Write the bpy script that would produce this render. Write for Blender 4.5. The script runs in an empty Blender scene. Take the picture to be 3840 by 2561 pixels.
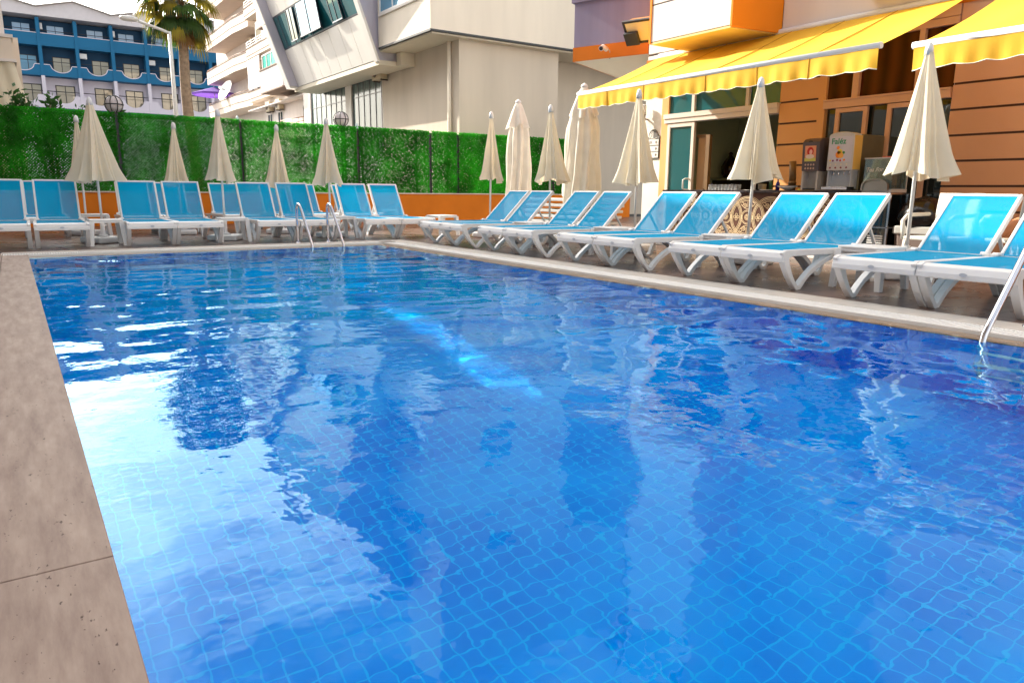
import bpy, bmesh, math, random
import numpy as np
from mathutils import Vector, Matrix
sc = bpy.context.scene
R = math.radians
# ------------------------------------------------------------------ camera
CAMZ = 0.88
yaw, pit, rol = R(-34.386), R(-11.750), R(0.5027)
_c, _s = math.cos, math.sin
fwd = Vector((-_s(yaw)*_c(pit), _c(yaw)*_c(pit), _s(pit)))
rt = Vector((_c(yaw), _s(yaw), 0)); up = rt.cross(fwd)
r2 = _c(rol)*rt + _s(rol)*up; u2 = -_s(rol)*rt + _c(rol)*up
cd = bpy.data.cameras.new('camera'); cam = bpy.data.objects.new('camera', cd)
sc.collection.objects.link(cam)
M3 = Matrix((r2, u2, -fwd)).transposed()
cam.matrix_world = Matrix.Translation((0, 0, CAMZ)) @ M3.to_4x4()
cd.sensor_width = 36; cd.lens = 25.384; cd.clip_start = 0.02; cd.clip_end = 3000
sc.camera = cam
# ------------------------------------------------------------------ light
SUN = Vector((1.0, -2.6, -1.62)).normalized()          # the way the light travels
el = math.asin(-SUN.z); az = math.atan2(-SUN.x, -SUN.y)  # azimuth from +Y towards +X
sc.render.engine = 'CYCLES'
sc.view_settings.view_transform = 'Standard'; sc.view_settings.look = 'None'
sc.view_settings.gamma = 1; sc.view_settings.exposure = 1.0
sc.cycles.use_denoising = True
sc.cycles.max_bounces = 12; sc.cycles.transparent_max_bounces = 24
sc.cycles.transmission_bounces = 10; sc.cycles.glossy_bounces = 4; sc.cycles.diffuse_bounces = 4
sc.cycles.sample_clamp_indirect = 20
sc.cycles.blur_glossy = 0.2
sc.cycles.use_light_tree = False
W = bpy.data.worlds.new('World'); sc.world = W; W.use_nodes = True
nt = W.node_tree; nt.nodes.clear()
def N(nt, t, **k):
    n = nt.nodes.new(t)
    for a, b in k.items(): setattr(n, a, b)
    return n
sky = N(nt, 'ShaderNodeTexSky', sky_type='NISHITA', sun_disc=False)
sky.sun_elevation = el; sky.sun_rotation = az; sky.air_density = 1.0; sky.dust_density = 2.2; sky.ozone_density = 1.2
tc = N(nt, 'ShaderNodeTexCoord'); mp = N(nt, 'ShaderNodeMapping'); mp.inputs['Scale'].default_value = (1, 1, 2.6)
nz = N(nt, 'ShaderNodeTexNoise'); nz.inputs['Scale'].default_value = 1.7; nz.inputs['Detail'].default_value = 7; nz.inputs['Roughness'].default_value = .55
cr = N(nt, 'ShaderNodeValToRGB'); cr.color_ramp.elements[0].position = .40; cr.color_ramp.elements[1].position = .60
mx = N(nt, 'ShaderNodeMix', data_type='RGBA')
# thin cloud, brightest towards the sun
sd = N(nt, 'ShaderNodeVectorMath', operation='DOT_PRODUCT'); sd.inputs[1].default_value = tuple(-SUN)
nt.links.new(tc.outputs['Generated'], sd.inputs[0])
mr_ = N(nt, 'ShaderNodeMapRange'); mr_.inputs[1].default_value = .45; mr_.inputs[2].default_value = 1; nt.links.new(sd.outputs['Value'], mr_.inputs[0])
pw_ = N(nt, 'ShaderNodeMath', operation='POWER'); nt.links.new(mr_.outputs[0], pw_.inputs[0]); pw_.inputs[1].default_value = 2.2
ml_ = N(nt, 'ShaderNodeMath', operation='MULTIPLY_ADD'); nt.links.new(pw_.outputs[0], ml_.inputs[0]); ml_.inputs[1].default_value = 42; ml_.inputs[2].default_value = 6.0
cb_ = N(nt, 'ShaderNodeMix', data_type='RGBA', blend_type='MULTIPLY'); cb_.inputs['Factor'].default_value = 1; cb_.inputs['B'].default_value = (1, .965, .90, 1)
nt.links.new(ml_.outputs[0], cb_.inputs['A']); nt.links.new(cb_.outputs['Result'], mx.inputs['B'])
bg = N(nt, 'ShaderNodeBackground'); bg.inputs['Strength'].default_value = .14
out = N(nt, 'ShaderNodeOutputWorld')
L = nt.links.new
L(tc.outputs['Generated'], mp.inputs['Vector']); L(mp.outputs['Vector'], nz.inputs['Vector'])
L(nz.outputs['Fac'], cr.inputs['Fac']); L(cr.outputs['Color'], mx.inputs['Factor'])
L(sky.outputs['Color'], mx.inputs['A']); L(mx.outputs['Result'], bg.inputs['Color']); L(bg.outputs['Background'], out.inputs['Surface'])
sl = bpy.data.lights.new('sun', 'SUN'); sl.energy = 5.0; sl.angle = R(.53); sl.color = (1, .93, .80)
so = bpy.data.objects.new('sun', sl); sc.collection.objects.link(so)
so.rotation_euler = SUN.to_track_quat('-Z', 'Y').to_euler(); so.location = (-20, 60, 60)
# ------------------------------------------------------------------ helpers
col = sc.collection
def tag(o, label=None, cat=None, group=None, kind=None):
    if label: o['label'] = label
    if cat: o['category'] = cat
    if group: o['group'] = group
    if kind: o['kind'] = kind
    return o
def thing(name, label, cat, loc=(0, 0, 0), rz=0, group=None):
    o = bpy.data.objects.new(name, None); col.objects.link(o); o.empty_display_size = .1
    o.location = loc; o.rotation_euler = (0, 0, rz)
    return tag(o, label, cat, group)
def copy_tree(o, parent=None):
    c = o.copy(); col.objects.link(c); c.parent = parent
    for ch in list(o.children): copy_tree(ch, c)
    return c
class MB:
    def __init__(s): s.v = []; s.f = []; s.sm = []
    def add(s, vs, fs, smooth=False):
        b = len(s.v); s.v += [tuple(v) for v in vs]
        for f in fs: s.f.append([b+i for i in f]); s.sm.append(smooth)
        return s
    def box(s, a, b):
        x0, y0, z0 = [min(p, q) for p, q in zip(a, b)]; x1, y1, z1 = [max(p, q) for p, q in zip(a, b)]
        return s.add([(x0,y0,z0),(x1,y0,z0),(x1,y1,z0),(x0,y1,z0),(x0,y0,z1),(x1,y0,z1),(x1,y1,z1),(x0,y1,z1)],
                     [(0,3,2,1),(4,5,6,7),(0,1,5,4),(1,2,6,5),(2,3,7,6),(3,0,4,7)])
    def hexa(s, bot, top):   # two quads, counter-clockwise from above
        return s.add(list(bot)+list(top), [(0,3,2,1),(4,5,6,7),(0,1,5,4),(1,2,6,5),(2,3,7,6),(3,0,4,7)])
    def bar(s, p, q, w, h=None, upv=(0, 0, 1)):
        p = Vector(p); q = Vector(q); h = h or w; d = (q-p).normalized(); u = Vector(upv)
        if abs(d.dot(u)) > .98: u = Vector((1, 0, 0))
        a = d.cross(u).normalized()*w/2; b = a.cross(d).normalized()*h/2
        vs = [p-a-b, p+a-b, p+a+b, p-a+b, q-a-b, q+a-b, q+a+b, q-a+b]
        return s.add(vs, [(0,1,2,3),(7,6,5,4),(1,0,4,5),(2,1,5,6),(3,2,6,7),(0,3,7,4)])
    def tube(s, pts, r, n=10, caps=True, smooth=True):
        pts = [Vector(p) for p in pts]; rs = r if isinstance(r, (list, tuple)) else [r]*len(pts)
        b = len(s.v); prev = None
        for i, p in enumerate(pts):
            d = (pts[min(i+1, len(pts)-1)]-pts[max(i-1, 0)]).normalized()
            if prev is None:
                a = d.orthogonal().normalized()
            else:
                a = (prev - d*prev.dot(d)).normalized()
            prev = a; c = d.cross(a)
            for k in range(n):
                t = 2*math.pi*k/n; s.v.append(tuple(p+(a*math.cos(t)+c*math.sin(t))*rs[i]))
        for i in range(len(pts)-1):
            for k in range(n):
                s.f.append([b+i*n+k, b+i*n+(k+1) % n, b+(i+1)*n+(k+1) % n, b+(i+1)*n+k]); s.sm.append(smooth)
        if caps:
            s.f.append([b+k for k in range(n)][::-1]); s.sm.append(False)
            s.f.append([b+(len(pts)-1)*n+k for k in range(n)]); s.sm.append(False)
        return s
    def lathe(s, prof, c=(0, 0, 0), n=16, caps=True, smooth=True):
        b = len(s.v)
        for r, z in prof:
            for k in range(n):
                t = 2*math.pi*k/n; s.v.append((c[0]+r*math.cos(t), c[1]+r*math.sin(t), c[2]+z))
        for i in range(len(prof)-1):
            for k in range(n):
                s.f.append([b+i*n+k, b+i*n+(k+1) % n, b+(i+1)*n+(k+1) % n, b+(i+1)*n+k]); s.sm.append(smooth)
        if caps:
            s.f.append([b+k for k in range(n)][::-1]); s.sm.append(False)
            s.f.append([b+(len(prof)-1)*n+k for k in range(n)]); s.sm.append(False)
        return s
    def prism(s, poly, axis, a, b):
        """poly of 2D points extruded along axis between a and b; remaining axes in xyz order"""
        def P(u, v, w): return {'x': (w, u, v), 'y': (u, w, v), 'z': (u, v, w)}[axis]
        n = len(poly); vs = [P(u, v, a) for u, v in poly]+[P(u, v, b) for u, v in poly]
        return s.add(vs, [list(range(n))[::-1], list(range(n, 2*n))]+[[i, (i+1) % n, n+(i+1) % n, n+i] for i in range(n)])
    def ribbon(s, path, th, axis, a, b, smooth=False):
        """a band of thickness th following a 2D path, extruded along axis from a to b"""
        n = len(path); ths = th if isinstance(th, (list, tuple)) else [th]*n; l = []; r = []
        for i, (u, v) in enumerate(path):
            p, q = path[max(i-1, 0)], path[min(i+1, n-1)]; du, dv = q[0]-p[0], q[1]-p[1]; m = math.hypot(du, dv) or 1
            l.append((u-dv/m*ths[i]/2, v+du/m*ths[i]/2)); r.append((u+dv/m*ths[i]/2, v-du/m*ths[i]/2))
        def P(u, v, w): return {'x': (w, u, v), 'y': (u, w, v), 'z': (u, v, w)}[axis]
        vs = []
        for i in range(n): vs += [P(*l[i], a), P(*r[i], a), P(*r[i], b), P(*l[i], b)]
        fs = [(0, 1, 2, 3), (4*n-1, 4*n-2, 4*n-3, 4*n-4)]
        for i in range(n-1):
            for k in range(4): fs.append((4*i+k, 4*i+4+k, 4*i+4+(k+1) % 4, 4*i+(k+1) % 4))
        return s.add(vs, fs, smooth)
    def quad(s, *p): return s.add(p, [tuple(range(len(p)))])
    def grid(s, fn, nu, nv, smooth=True):
        vs = [fn(i/nu, j/nv) for i in range(nu+1) for j in range(nv+1)]
        fs = [(i*(nv+1)+j, (i+1)*(nv+1)+j, (i+1)*(nv+1)+j+1, i*(nv+1)+j+1) for i in range(nu) for j in range(nv)]
        return s.add(vs, fs, smooth)
    def build(s, name, mat, parent=None, world=False, bevel=0, fix=True, seg=2):
        me = bpy.data.meshes.new(name); v = s.v
        if world and parent is not None:
            p = parent; o = Vector((0, 0, 0))
            while p is not None: o += p.location; p = p.parent
            v = [(a[0]-o.x, a[1]-o.y, a[2]-o.z) for a in v]
        me.from_pydata(v, [], s.f); me.polygons.foreach_set('use_smooth', s.sm)
        if fix:
            bm = bmesh.new(); bm.from_mesh(me); bmesh.ops.recalc_face_normals(bm, faces=bm.faces); bm.to_mesh(me); bm.free()
        me.materials.append(mat)
        ob = bpy.data.objects.new(name, me); col.objects.link(ob); ob.parent = parent
        if bevel:
            m = ob.modifiers.new('bevel', 'BEVEL'); m.width = bevel; m.segments = seg; m.limit_method = 'ANGLE'; m.angle_limit = R(35)
            if seg > 1:
                m.harden_normals = False
        return ob
def arc(cx, cy, r, a0, a1, n):
    return [(cx+r*math.cos(R(a0+(a1-a0)*i/n)), cy+r*math.sin(R(a0+(a1-a0)*i/n))) for i in range(n+1)]
# ------------------------------------------------------------------ materials
def M(name, c, rough=.6, metal=0, var=.06, vs=3.0, bump=0, bs=40, spec=.5, trans=0, alpha=0, coat=0, spots=None, obj=True, sub=0):
    """a principled surface whose colour drifts a little with a noise and whose relief comes from a second one"""
    m = bpy.data.materials.new(name); m.use_nodes = True; nt = m.node_tree; nd = nt.nodes; nd.clear(); L = nt.links.new
    o = N(nt, 'ShaderNodeOutputMaterial'); p = N(nt, 'ShaderNodeBsdfPrincipled'); t = N(nt, 'ShaderNodeTexCoord')
    p.inputs['Roughness'].default_value = rough; p.inputs['Metallic'].default_value = metal
    p.inputs['Specular IOR Level'].default_value = spec; p.inputs['Coat Weight'].default_value = coat
    n = N(nt, 'ShaderNodeTexNoise'); n.inputs['Scale'].default_value = vs; n.inputs['Detail'].default_value = 6
    if spec == .2 or 'apartment' in name or 'panel' in name:      # rain streaks run down walls
        sm_ = N(nt, 'ShaderNodeMapping'); sm_.inputs['Scale'].default_value = (3, 3, .35); L(t.outputs['Object'], sm_.inputs[0]); L(sm_.outputs[0], n.inputs['Vector'])
    else: L(t.outputs['Object'], n.inputs['Vector'])
    r = N(nt, 'ShaderNodeValToRGB'); r.color_ramp.elements[0].position = .3; r.color_ramp.elements[1].position = .7
    r.color_ramp.elements[0].color = (*[max(0, x*(1-var)) for x in c], 1); r.color_ramp.elements[1].color = (*[min(1, x*(1+var)) for x in c], 1)
    L(n.outputs['Fac'], r.inputs['Fac']); src = r.outputs['Color']
    if spots:
        sc_, lo, cc = spots
        n3 = N(nt, 'ShaderNodeTexNoise'); n3.inputs['Scale'].default_value = sc_; n3.inputs['Detail'].default_value = 8; n3.inputs['Roughness'].default_value = .7
        L(t.outputs['Object'], n3.inputs['Vector'])
        r3 = N(nt, 'ShaderNodeValToRGB'); r3.color_ramp.elements[0].position = lo; r3.color_ramp.elements[1].position = lo+.08
        mm = N(nt, 'ShaderNodeMix', data_type='RGBA'); L(n3.outputs['Fac'], r3.inputs['Fac']); L(r3.outputs['Color'], mm.inputs['Factor'])
        L(src, mm.inputs['A']); mm.inputs['B'].default_value = (*cc, 1); src = mm.outputs['Result']
    L(src, p.inputs['Base Color'])
    if bump:
        n2 = N(nt, 'ShaderNodeTexNoise'); n2.inputs['Scale'].default_value = bs; n2.inputs['Detail'].default_value = 4
        L(t.outputs['Object'], n2.inputs['Vector'])
        b = N(nt, 'ShaderNodeBump'); b.inputs['Strength'].default_value = bump; b.inputs['Distance'].default_value = .01
        L(n2.outputs['Fac'], b.inputs['Height']); L(b.outputs['Normal'], p.inputs['Normal'])
    last = p.outputs['BSDF']
    if trans:
        tl = N(nt, 'ShaderNodeBsdfTranslucent'); L(src, tl.inputs['Color'])
        a = N(nt, 'ShaderNodeMixShader'); a.inputs[0].default_value = trans; L(last, a.inputs[1]); L(tl.outputs[0], a.inputs[2]); last = a.outputs[0]
    if alpha:
        tr = N(nt, 'ShaderNodeBsdfTransparent'); a = N(nt, 'ShaderNodeMixShader'); a.inputs[0].default_value = alpha
        L(last, a.inputs[1]); L(tr.outputs[0], a.inputs[2]); last = a.outputs[0]
    L(last, o.inputs['Surface']); m['src'] = 1
    return m
def glass(name, c, rough=.03, through=0.0, base=(.02, .03, .035)):
    """window glass: mirror-like over a dark room, optionally see-through"""
    m = bpy.data.materials.new(name); m.use_nodes = True; nt = m.node_tree; nt.nodes.clear(); L = nt.links.new
    o = N(nt, 'ShaderNodeOutputMaterial'); g = N(nt, 'ShaderNodeBsdfGlossy'); g.inputs['Roughness'].default_value = rough
    g.inputs['Color'].default_value = (*c, 1)
    d = N(nt, 'ShaderNodeBsdfDiffuse'); d.inputs['Color'].default_value = (*base, 1); under = d.outputs[0]
    if through:
        tr = N(nt, 'ShaderNodeBsdfTransparent'); tr.inputs['Color'].default_value = (*[min(1, x*1.0+.1) for x in c], 1)
        a = N(nt, 'ShaderNodeMixShader'); a.inputs[0].default_value = through; L(under, a.inputs[1]); L(tr.outputs[0], a.inputs[2]); under = a.outputs[0]
    f = N(nt, 'ShaderNodeFresnel'); f.inputs['IOR'].default_value = 1.9
    x = N(nt, 'ShaderNodeMixShader'); L(f.outputs[0], x.inputs[0]); L(under, x.inputs[1]); L(g.outputs[0], x.inputs[2]); L(x.outputs[0], o.inputs['Surface'])
    t = N(nt, 'ShaderNodeTexCoord'); n = N(nt, 'ShaderNodeTexNoise'); n.inputs['Scale'].default_value = .9
    b = N(nt, 'ShaderNodeBump'); b.inputs['Strength'].default_value = .05; L(t.outputs['Object'], n.inputs['Vector']); L(n.outputs['Fac'], b.inputs['Height']); L(b.outputs['Normal'], g.inputs['Normal'])
    return m
plastic = M('white plastic', (.74, .73, .72), .38, var=.03, vs=5, bump=.03, bs=300)
plastic_g = M('grey plastic', (.50, .52, .56), .4, var=.04)
sling = M('turquoise mesh', (.0, .37, .68), .75, var=.05, vs=2, bump=.25, bs=900, trans=.20, alpha=.17, spec=.06)
canvas = M('cream canvas', (.84, .76, .60), .85, var=.05, vs=4, bump=.25, bs=160, trans=.30)
canvas2 = M('pale canvas', (.86, .81, .72), .85, var=.06, vs=4, bump=.3, bs=120, trans=.25)
yellow = M('yellow awning cloth', (.95, .54, .035), .8, var=.07, vs=2.2, bump=.2, bs=120, trans=.22)
hem = M('white piping', (.85, .80, .68), .7)
steel = M('brushed steel', (.72, .72, .76), .18, metal=1, var=.05, vs=8)
steel_d = M('dull steel', (.42, .41, .38), .35, metal=1, var=.1)
alu = M('white painted metal', (.78, .77, .75), .35, var=.03)
black = M('black metal', (.02, .02, .022), .45, var=.2)
stucco = M('cream stucco', (.80, .73, .62), .9, var=.05, vs=.6, bump=.35, bs=120, spec=.2)
stucco_g = M('greige stucco', (.61, .54, .45), .9, var=.07, vs=.5, bump=.35, bs=120, spec=.2)
stucco_w = M('white stucco', (.78, .75, .70), .9, var=.05, vs=.8, bump=.35, bs=120, spec=.2)
soffit = M('pale soffit', (.72, .66, .54), .9, var=.03)
lavender = M('lavender stucco', (.27, .25, .36), .9, var=.1, vs=1.2, bump=.4, bs=120, spec=.2)
orange = M('orange paint', (.80, .24, .01), .75, var=.05, vs=1, bump=.2, bs=90, spec=.25)
orange_d = M('deep orange paint', (.62, .17, .008), .75, var=.12, vs=1, bump=.2, bs=90, spec=.25)
terra = M('terracotta render', (.72, .40, .24), .85, var=.06, vs=.8, bump=.3, bs=110, spec=.25)
terra_o = M('orange terracotta render', (.80, .42, .17), .85, var=.06, vs=.8, bump=.3, bs=110, spec=.25)
joint = M('dark joint', (.10, .055, .04), .9)
joint_g = M('grey joint', (.16, .14, .14), .9)
dark_trim = M('dark trim', (.05, .055, .06), .6)
frame_w = M('white window frame', (.74, .66, .60), .4, var=.03)
frame_o = M('peach window frame', (.70, .42, .28), .45, var=.04)
teal = M('teal paint', (.002, .13, .28), .75, var=.06, vs=.5)
teal_d = M('dark teal paint', (.002, .045, .11), .75, var=.08, vs=.5)
hotel_w = M('lilac white paint', (.66, .62, .70), .85, var=.05, vs=.5)
gable_w = M('gable white', (.66, .62, .64), .8, var=.03)
apt = M('apartment cream', (.74, .63, .52), .85, var=.05, vs=.6, bump=.2, bs=40)
apt_s = M('apartment dark band', (.24, .17, .13), .85)
apt_w = M('apartment white', (.72, .66, .62), .85, var=.05, vs=.7)
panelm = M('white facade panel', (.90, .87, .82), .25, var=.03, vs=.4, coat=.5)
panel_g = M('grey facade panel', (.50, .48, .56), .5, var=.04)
gl_blue = glass('painted sky glass', (.75, .9, 1), base=(.12, .3, .45))  # blue base colour stands in for sky mirrored in the panes
gl_dark = glass('dark glass', (.75, .85, .88), base=(.012, .018, .02))
gl_teal = glass('teal glass', (.7, .95, .95), base=(.01, .10, .12))
gl_curt = glass('curtained glass', (.9, .95, 1), base=(.28, .42, .60))
gl_warm = glass('warm glass', (.95, .9, .8), base=(.34, .30, .22))
gl_red = glass('glass over red curtains', (.5, .45, .45), base=(.06, .008, .004))
def curtain_glass(name, ca, cb, scale, axis=1, ior=1.45):
    m = bpy.data.materials.new(name); m.use_nodes = True; nt = m.node_tree; nt.nodes.clear(); L = nt.links.new
    o = N(nt, 'ShaderNodeOutputMaterial'); t = N(nt, 'ShaderNodeTexCoord'); w = N(nt, 'ShaderNodeTexWave')
    w.bands_direction = 'XYZ'[axis]; w.inputs['Scale'].default_value = scale; w.inputs['Distortion'].default_value = 1.5; w.inputs['Detail'].default_value = 2
    r = N(nt, 'ShaderNodeValToRGB'); r.color_ramp.elements[0].color = (*ca, 1); r.color_ramp.elements[1].color = (*cb, 1)
    p = N(nt, 'ShaderNodeBsdfPrincipled'); p.inputs['Roughness'].default_value = .12; p.inputs['IOR'].default_value = 1.3
    L(t.outputs['Object'], w.inputs['Vector']); L(w.outputs['Fac'], r.inputs['Fac']); L(r.outputs['Color'], p.inputs['Base Color']); L(p.outputs[0], o.inputs['Surface'])
    return m
gl_curtain = curtain_glass('glass over grey green curtains', (.12, .17, .16), (.17, .23, .22), 1.1)
gl_redcurt = curtain_glass('glass over red brown curtains', (.035, .004, .002), (.10, .022, .006), 1.3)
gl_greencurt = curtain_glass('glass over green curtains', (.0, .22, .16), (.02, .45, .33), .5)
wood = M('dark wood', (.09, .03, .015), .5, var=.35, vs=9, bump=.1)
cream_in = M('cream inlay', (.88, .68, .42), .6)
stone_d = M('dark counter stone', (.06, .05, .06), .15, var=.3, vs=30)
olive = M('olive wall', (.46, .48, .30), .85)
darkroom = M('dark joinery', (.012, .009, .012), .5)
skin = M('bare skin', (.60, .26, .13), .5, var=.05, vs=6)  # one even skin colour
wicker = M('white wicker', (.72, .69, .62), .6, var=.06, bump=.8, bs=120)
binm = M('bin plastic', (.20, .15, .13), .4)
bagm = M('black plastic bag', (.008, .008, .01), .18, bump=1.0, bs=14)
globe = M('milky globe', (.72, .66, .66), .15, trans=.3)
purple = M('purple cloth', (.22, .10, .50), .8, trans=.4)
bark = M('palm bark', (.34, .25, .18), .95, var=.3, vs=9, bump=1, bs=30)
deadleaf = M('dry palm leaf', (.32, .17, .06), .8, var=.3, vs=4, trans=.3)
palmgreen = M('palm green', (.055, .115, .02), .5, var=.5, vs=2.2, trans=.45)
palmyel = M('palm yellow', (.30, .24, .02), .5, var=.4, vs=2.2, trans=.45)
leafm = M('shrub leaf', (.035, .11, .02), .5, var=.5, vs=5, trans=.35)
hedgem = M('hedge leaf', (.030, .36, .012), .5, var=.6, vs=1.6, trans=.6)
asphalt = M('asphalt', (.055, .055, .055), .9, bump=.5, bs=30)
rubber = M('cable rubber', (.10, .08, .07), .7)
# pool tiles: cyan grout between blue glass mosaic sheets
def tile_mat():
    m = bpy.data.materials.new('blue pool tiles'); m.use_nodes = True; nt = m.node_tree; nt.nodes.clear(); L = nt.links.new
    o = N(nt, 'ShaderNodeOutputMaterial'); p = N(nt, 'ShaderNodeBsdfPrincipled'); t = N(nt, 'ShaderNodeTexCoord')
    sx = N(nt, 'ShaderNodeSeparateXYZ'); L(t.outputs['Object'], sx.inputs[0])
    g = N(nt, 'ShaderNodeNewGeometry'); sn = N(nt, 'ShaderNodeSeparateXYZ'); L(g.outputs['Normal'], sn.inputs[0])
    T = .083
    def line(sock, w=.034):
        a = N(nt, 'ShaderNodeMath', operation='DIVIDE'); L(sock, a.inputs[0]); a.inputs[1].default_value = T
        b = N(nt, 'ShaderNodeMath', operation='PINGPONG'); L(a.outputs[0], b.inputs[0]); b.inputs[1].default_value = .5
        c = N(nt, 'ShaderNodeMapRange'); L(b.outputs[0], c.inputs[0]); c.inputs[1].default_value = w; c.inputs[2].default_value = w*1.6
        c.inputs[3].default_value = 1; c.inputs[4].default_value = 0
        return c.outputs[0]
    def offn(sock, nrm):   # no line where the face looks along this axis
        a = N(nt, 'ShaderNodeMath', operation='ABSOLUTE'); L(nrm, a.inputs[0])
        b = N(nt, 'ShaderNodeMath', operation='LESS_THAN'); L(a.outputs[0], b.inputs[0]); b.inputs[1].default_value = .5
        c = N(nt, 'ShaderNodeMath', operation='MULTIPLY'); L(sock, c.inputs[0]); L(b.outputs[0], c.inputs[1]); return c.outputs[0]
    ls = [offn(line(sx.outputs[i]), sn.outputs[i]) for i in range(3)]
    a = N(nt, 'ShaderNodeMath', operation='MAXIMUM'); L(ls[0], a.inputs[0]); L(ls[1], a.inputs[1])
    b = N(nt, 'ShaderNodeMath', operation='MAXIMUM'); L(a.outputs[0], b.inputs[0]); L(ls[2], b.inputs[1])
    n = N(nt, 'ShaderNodeTexNoise'); n.inputs['Scale'].default_value = 1.1; n.inputs['Detail'].default_value = 4; L(t.outputs['Object'], n.inputs['Vector'])
    r = N(nt, 'ShaderNodeValToRGB'); r.color_ramp.elements[0].position = .35; r.color_ramp.elements[1].position = .65
    r.color_ramp.elements[0].color = (.0, .235, .74, 1); r.color_ramp.elements[1].color = (.0, .37, .88, 1)
    sp_ = N(nt, 'ShaderNodeVectorMath', operation='ADD'); sp_.inputs[1].default_value = (T/2, T/2, T/2); L(t.outputs['Object'], sp_.inputs[0])
    sn_ = N(nt, 'ShaderNodeVectorMath', operation='SNAP'); sn_.inputs[1].default_value = (T, T, T); L(t.outputs['Object'], sn_.inputs[0])
    wn_ = N(nt, 'ShaderNodeTexWhiteNoise'); L(sn_.outputs[0], wn_.inputs[0])
    ad_ = N(nt, 'ShaderNodeMath', operation='MULTIPLY_ADD'); L(wn_.outputs['Value'], ad_.inputs[0]); ad_.inputs[1].default_value = .12; L(n.outputs['Fac'], ad_.inputs[2])
    sb_ = N(nt, 'ShaderNodeMath', operation='SUBTRACT'); L(ad_.outputs[0], sb_.inputs[0]); sb_.inputs[1].default_value = .06; L(sb_.outputs[0], r.inputs['Fac'])
    mx = N(nt, 'ShaderNodeMix', data_type='RGBA'); L(b.outputs[0], mx.inputs['Factor']); L(r.outputs['Color'], mx.inputs['A']); mx.inputs['B'].default_value = (.0, .50, .90, 1)
    L(mx.outputs['Result'], p.inputs['Base Color']); p.inputs['Roughness'].default_value = 1; p.inputs['Specular IOR Level'].default_value = 0; L(p.outputs[0], o.inputs['Surface'])
    return m
tiles = tile_mat()
def water_mat():
    m = bpy.data.materials.new('pool water'); m.use_nodes = True; nt = m.node_tree; nt.nodes.clear(); L = nt.links.new
    o = N(nt, 'ShaderNodeOutputMaterial'); t = N(nt, 'ShaderNodeTexCoord')
    g = N(nt, 'ShaderNodeBsdfGlass'); g.inputs['Roughness'].default_value = 0; g.inputs['IOR'].default_value = 1.29; g.inputs['Color'].default_value = (.60, .93, 1, 1)
    n = N(nt, 'ShaderNodeTexNoise'); n.inputs['Scale'].default_value = 9; n.inputs['Detail'].default_value = 2; L(t.outputs['Object'], n.inputs['Vector'])
    b = N(nt, 'ShaderNodeBump'); b.inputs['Strength'].default_value = .10; b.inputs['Distance'].default_value = .02
    L(n.outputs['Fac'], b.inputs['Height']); L(b.outputs['Normal'], g.inputs['Normal']); L(g.outputs[0], o.inputs['Surface'])
    return m
def tilefloor(name, c, cj, sx_, sy_, rough, jw=.008):
    m = bpy.data.materials.new(name); m.use_nodes = True; nt = m.node_tree; nt.nodes.clear(); L = nt.links.new
    o = N(nt, 'ShaderNodeOutputMaterial'); p = N(nt, 'ShaderNodeBsdfPrincipled'); t = N(nt, 'ShaderNodeTexCoord')
    b = N(nt, 'ShaderNodeTexBrick'); b.offset = .5; b.inputs['Scale'].default_value = 1; b.inputs['Brick Width'].default_value = sx_; b.inputs['Row Height'].default_value = sy_
    b.inputs['Mortar Size'].default_value = jw; b.inputs['Mortar Smooth'].default_value = .3; b.inputs['Bias'].default_value = 0
    b.inputs['Color1'].default_value = (*[x*.8 for x in c], 1); b.inputs['Color2'].default_value = (*[x*1.15 for x in c], 1); b.inputs['Mortar'].default_value = (*cj, 1)
    mp = N(nt, 'ShaderNodeMapping'); L(t.outputs['Object'], mp.inputs[0]); L(mp.outputs[0], b.inputs['Vector'])
    n = N(nt, 'ShaderNodeTexNoise'); n.inputs['Scale'].default_value = 2.5; n.inputs['Detail'].default_value = 7; L(t.outputs['Object'], n.inputs['Vector'])
    mr = N(nt, 'ShaderNodeMapRange'); L(n.outputs['Fac'], mr.inputs[0]); mr.inputs[3].default_value = .65; mr.inputs[4].default_value = 1.35
    mu = N(nt, 'ShaderNodeMix', data_type='RGBA', blend_type='MULTIPLY'); mu.inputs['Factor'].default_value = 1; L(b.outputs['Color'], mu.inputs['A']); L(mr.outputs[0], mu.inputs['B'])
    L(mu.outputs['Result'], p.inputs['Base Color'])
    rr = N(nt, 'ShaderNodeMapRange'); L(n.outputs['Fac'], rr.inputs[0]); rr.inputs[3].default_value = rough-.12; rr.inputs[4].default_value = rough+.15; L(rr.outputs[0], p.inputs['Roughness'])
    bp = N(nt, 'ShaderNodeBump'); bp.inputs['Strength'].default_value = .5; bp.inputs['Distance'].default_value = .004; bp.invert = True; L(b.outputs['Fac'], bp.inputs['Height']); L(bp.outputs[0], p.inputs['Normal'])
    L(p.outputs[0], o.inputs['Surface']); return m
decktile = tilefloor('deck tiles', (.16, .10, .08), (.05, .03, .025), .6, .3, .28)
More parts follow.
